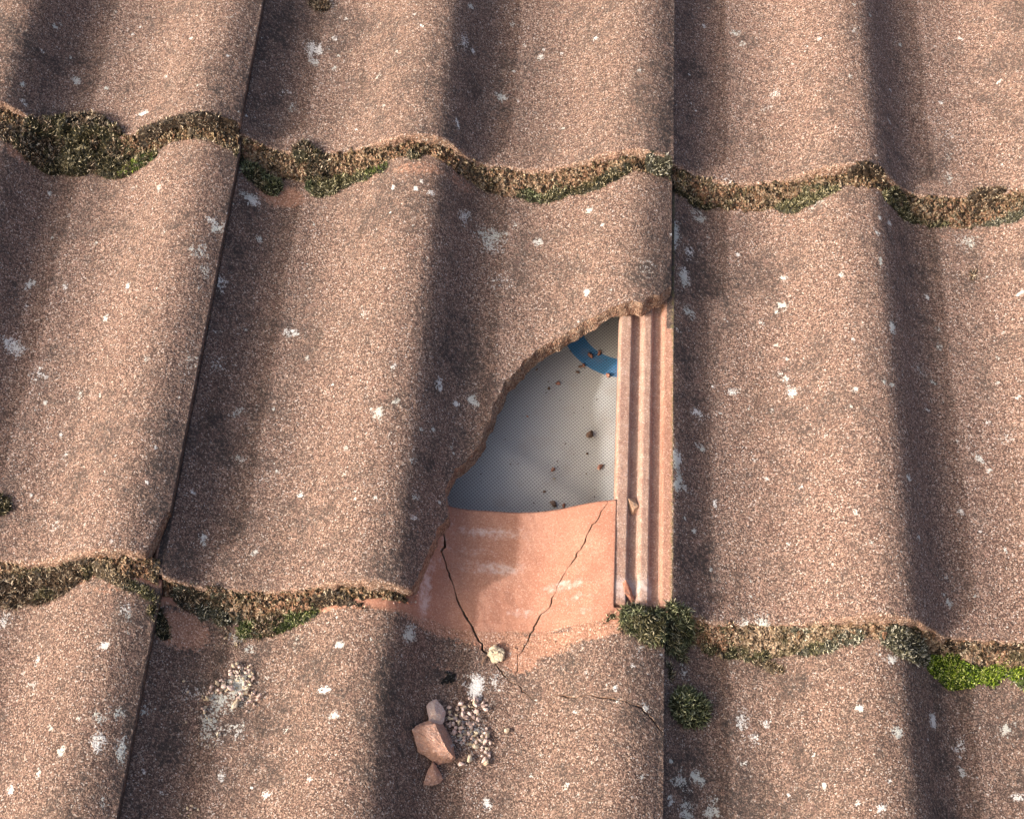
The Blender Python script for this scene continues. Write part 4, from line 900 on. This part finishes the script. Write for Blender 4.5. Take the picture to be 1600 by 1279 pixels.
# cream lump of several knobs sitting on the crack
p = unproj(774, 1021, 0, -1); k = mmpx(p)
bm = bmesh.new()
for dx, dy, q in ((-3, -5, 8), (4, 4, 9), (0, 8, 7), (7, 0, 7), (-4, 2, 7), (2, -7, 5)):
    bmesh.ops.create_icosphere(bm, subdivisions=3, radius=q * k, matrix=Matrix.Translation((dx * k, -dy * k, q * k * .4)))
for v in bm.verts:
    d = fbm(np.array([v.co[:]]), 2.6, 9, 3)[0] * 2.2; v.co += v.co.normalized() * d; v.co.z = max(v.co.z, -.6)
me = bpy.data.meshes.new('mortar_lump'); bmesh.ops.scale(bm, vec=(.001, .001, .001), verts=bm.verts); bm.to_mesh(me); bm.free(); me.materials.append(M_CREAM)
tag(place('mortar_lump', me, p), 'knobbly cream yellow lump sitting on the left crack', 'mortar lump')
# black crust
bm = bmesh.new(); p = unproj(700, 1060, 0, -1); k = mmpx(p)
for dx, dy, q in ((-9, 8, 3), (-6, 4, 3.4), (-2, 1, 4), (3, 0, 4), (7, -3, 4), (2, -8, 3), (-3, -10, 2.6), (8, 2, 3), (5, 5, 2.4), (-1, 6, 3), (-8, 11, 2), (0, -4, 3), (9, -7, 2.5)):
    bmesh.ops.create_icosphere(bm, subdivisions=2, radius=q * k * 1.0, matrix=Matrix.Translation((dx * k, -dy * k, .55)) @ Matrix.Diagonal((1, 1, .8, 1)))
me = bpy.data.meshes.new('lichen_crust'); bmesh.ops.scale(bm, vec=(.001, .001, .001), verts=bm.verts); bm.to_mesh(me); bm.free(); me.materials.append(M_BLACK)
tag(place('lichen_crust', me, p), 'small black beaded crust on the lower middle tile above the red shard', 'lichen')

def shard(name, base, ridge, tile, label, cat, mat, seed, amp=.5, sub=5):
    """fragment: base = [(x, y, n above the tile)] outline in photo pixels, ridge = raised points; hull of both, roughened"""
    P = []
    for x, y, h in base + ridge:
        q = unproj(x, y, *tile)
        if h > 0:                                     # lift the point but keep it where it shows
            d = CAM - q; d /= np.linalg.norm(d); q = q + d * (h / d[2])
        P.append(q)
    for x, y, h in base: P.append(unproj(x, y, *tile) * [1, 1, 1] - [0, 0, .4])
    P = np.array(P); o3 = P.mean(0); o3[2] = P[:, 2].min()
    bm = bmesh.new()
    for q in P - o3: bm.verts.new(q)
    bmesh.ops.convex_hull(bm, input=bm.verts)
    for v in [v for v in bm.verts if not v.link_faces]: bm.verts.remove(v)
    bmesh.ops.subdivide_edges(bm, edges=bm.edges, cuts=sub, use_grid_fill=True); bmesh.ops.triangulate(bm, faces=bm.faces); bm.normal_update()
    Q = np.array([v.co[:] for v in bm.verts]); N_ = np.array([v.normal[:] for v in bm.verts]); d = fbm(Q, 4.5, seed, 3) * amp + noise(Q, 1.4, seed + 2) * amp * .45
    for v, nn_, dd in zip(bm.verts, N_, d): v.co += Vector((nn_ * dd).tolist())
    bmesh.ops.scale(bm, vec=(.001, .001, .001), verts=bm.verts)
    me = bpy.data.meshes.new(name); bm.to_mesh(me); bm.free(); me.materials.append(mat)
    return tag(place(name, me, o3), label, cat, 'broken bits of tile')
shard('tile_shard', Z3([]) + [(x, y, h) for (x, y), h in zip(Z3([(195, 480), (240, 430), (380, 370), (240, 650), (265, 745), (440, 865), (520, 915), (680, 880), (735, 830)]), [2.5, 3, 6, 2, 1.5, 1.5, 1.5, 2, 2])] + [(x, y, 0) for (x, y) in Z3([(600, 420), (690, 640)])],
      [(x, y, h) for (x, y), h in zip(Z3([(480, 395), (560, 590), (640, 740), (700, 800)]), [13, 13.5, 12, 8])], B1, 'largest red terracotta shard with a sharp ridge, lying on the lower middle tile', 'tile shard', M_SHARD, 5, .95, 8)
shard('tile_shard', [(x, y, h) for (x, y), h in zip(Z3([(370, 175), (440, 110), (495, 95), (545, 185), (610, 250), (595, 370), (545, 425), (400, 365), (395, 250)]), [2, 3, 3, 4, 4, 4, 4, 5, 4])],
      [(x, y, h) for (x, y), h in zip(Z3([(470, 180), (480, 270), (540, 280)]), [6.5, 8, 7.5])], B1, 'pale pink lump of tile touching the top of the largest shard', 'tile shard', M_PALE, 6, .6, 5)
shard('tile_shard', [(x, y, h) for (x, y), h in zip(Z3([(450, 865), (500, 920), (580, 1090), (530, 1150), (440, 1180), (335, 1160), (380, 1000)]), [3, 3, 2, 2, 2, 2, 3])],
      [(x, y, h) for (x, y), h in zip(Z3([(460, 950), (470, 1060)]), [6, 5.5])], B1, 'small triangular red shard just below the largest one', 'tile shard', M_SHARD, 7, .8, 6)
shard('tile_chip', [(981, 778, 0), (992, 778, 1), (998, 790, 1), (995, 800, 0), (988, 804, 1), (983, 796, 1)], [(988, 786, 3.5), (990, 796, 3.5)], (1, 0), 'tan chip caught in the first groove of the ribbed edge', 'tile chip', M_TAN, 8, .25, 3)
shard('tile_chip', [(972, 910, 0), (978, 905, 2), (986, 920, 2), (992, 936, 1), (988, 944, 1), (982, 935, 1), (976, 925, 1)], [(982, 922, 4.5), (986, 932, 4)], (1, 0), 'red pointed chip in the groove at the foot of the ribbed edge', 'tile chip', M_RED, 9, .25, 3)
# twig beside the crack
p = unproj(756, 1030, 0, -1); k = mmpx(p); a = unproj(752, 1038, 0, -1); b_ = unproj(761, 1023, 0, -1)
V, f = [], []; ax = (b_ - a); side = np.cross(ax, [0, 0, 1]); side /= np.linalg.norm(side)
for t in np.linspace(0, 1, 7):
    w_ = .75 * math.sin(math.pi * min(.95, t + .08)) + .1; cpt = a + ax * t + [0, 0, 1.2 + .4 * math.sin(3 * t)]
    for q in range(6):
        an = q * math.pi / 3; V.append(cpt + side * w_ * math.cos(an) + np.array([0, 0, 1]) * w_ * .45 * math.sin(an))
for t in range(6):
    for q in range(6): f.append((t * 6 + q, t * 6 + (q + 1) % 6, t * 6 + 6 + (q + 1) % 6, t * 6 + 6 + q))
f += [list(range(6))[::-1], [36 + q for q in range(6)]]
me = mesh_of('dry_leaf', np.array(V) - p, f, M_DIRT); tag(place('dry_leaf', me, p), 'small brown dry leaf sliver left of the cream lump', 'dry leaf')
# bits lying on the underlay
for x, y, q, key, lab in [(922, 681, 7.5, 'dirt', 'largest brown lump on the grey underlay'), (937, 731, 6.5, 'red', 'red chip on the underlay near the ribbed edge, below the brown lump'), (865, 734, 5, 'red', 'red crumb on the underlay level with the red chip'),
                          (866, 789, 7, 'dirt', 'dark red stone resting at the lower edge of the underlay'), (881, 790, 4, 'red', 'red crumb right of the dark stone at the lower edge'), (851, 768, 3, 'dirt', 'tiny dark crumb above the dark stone'), (866, 748, 2.4, 'cream', 'white grain on the underlay between red and dark crumbs'),
                          (873, 600, 5, 'red', 'red brown crumb on the upper middle of the underlay'), (857, 608, 3.6, 'dirt', 'brown crumb left of the red brown one'), (950, 588, 5, 'red', 'red crumb at the lower rim of the blue ring'),
                          (923, 557, 5.5, 'red', 'red crumb on the blue ring, left of its neighbour'), (936, 553, 5, 'red', 'red crumb on the inner rim of the blue ring'), (907, 574, 3.4, 'dirt', 'dark scrap just under the blue ring'), (902, 582, 3.4, 'dirt', 'dark scrap lower left of the blue ring'),
                          (912, 571, 3.4, 'red', 'small red scrap touching the ring from below'), (838, 578, 3, 'dirt', 'dark speck near the broken edge on the underlay'), (917, 709, 3, 'dirt', 'faint grey crumb below the brown lump'), (824, 651, 2.2, 'red', 'tiny red grain in the open middle of the underlay'), (916, 740, 1.8, 'dirt', 'tiny dark grain left of the red chip')]:
    p = mem_at(x, y); crumb('underlay_crumb', p, q * mmpx(p) * 1.25, key, lab, 'crumb', 'crumbs on the underlay', (1, .8, .75))

# grit grains loose in the silt: nobody could count them
def grit(label, strips, n, seed):
    r_ = np.random.default_rng(seed); bmV = []; bmF = []; cols = []; base = rock_mesh('grain', 77, M_SILT, 1); nv = len(base.vertices)
    BV = np.array([v.co[:] for v in base.vertices]) * 1000; BF = np.array([list(q.vertices) for q in base.polygons]); bpy.data.meshes.remove(base)
    pts = np.concatenate([ST[k][r_.integers(0, len(ST[k]), n)] for k in strips]); N = len(pts)
    s = r_.uniform(.4, 1.0, N) * r_.uniform(.8, 2.0, N) * np.where(r_.random(N) < .16, 1.9, 1); an = r_.uniform(0, 6.28, N)
    V = BV[None] * s[:, None, None]; ca, sa = np.cos(an)[:, None], np.sin(an)[:, None]
    V = np.stack([V[..., 0] * ca - V[..., 1] * sa, V[..., 0] * sa + V[..., 1] * ca, V[..., 2]], -1) + pts[:, None, :]
    F_ = (BF[None] + (np.arange(N) * nv)[:, None, None]).reshape(-1, 3)
    pal = np.array([(.55, .42, .26), (.42, .28, .17), (.60, .50, .36), (.30, .19, .12), (.20, .17, .10), (.50, .30, .20), (.05, .04, .03), (.10, .08, .05)]); cc = pal[r_.integers(0, 8, N)] * r_.uniform(.8, 1.15, (N, 1))
    o3 = pts.mean(0); me = mesh_of('joint_grit', V.reshape(-1, 3) - o3, F_, M_SILT); colattr(me, 'tint', np.repeat(cc, nv, 0))
    o = place('joint_grit', me, o3); tag(o, label, 'grit', 'grit in the lap joints', 'stuff')
grit('loose tan grit grains scattered along the upper lap joint', [(-1, 1), (0, 1), (1, 1)], 3400, 1)
grit('loose brown grit grains scattered along the lower lap joint', [(-1, 0), (0, 0), (1, 0)], 1100, 2)
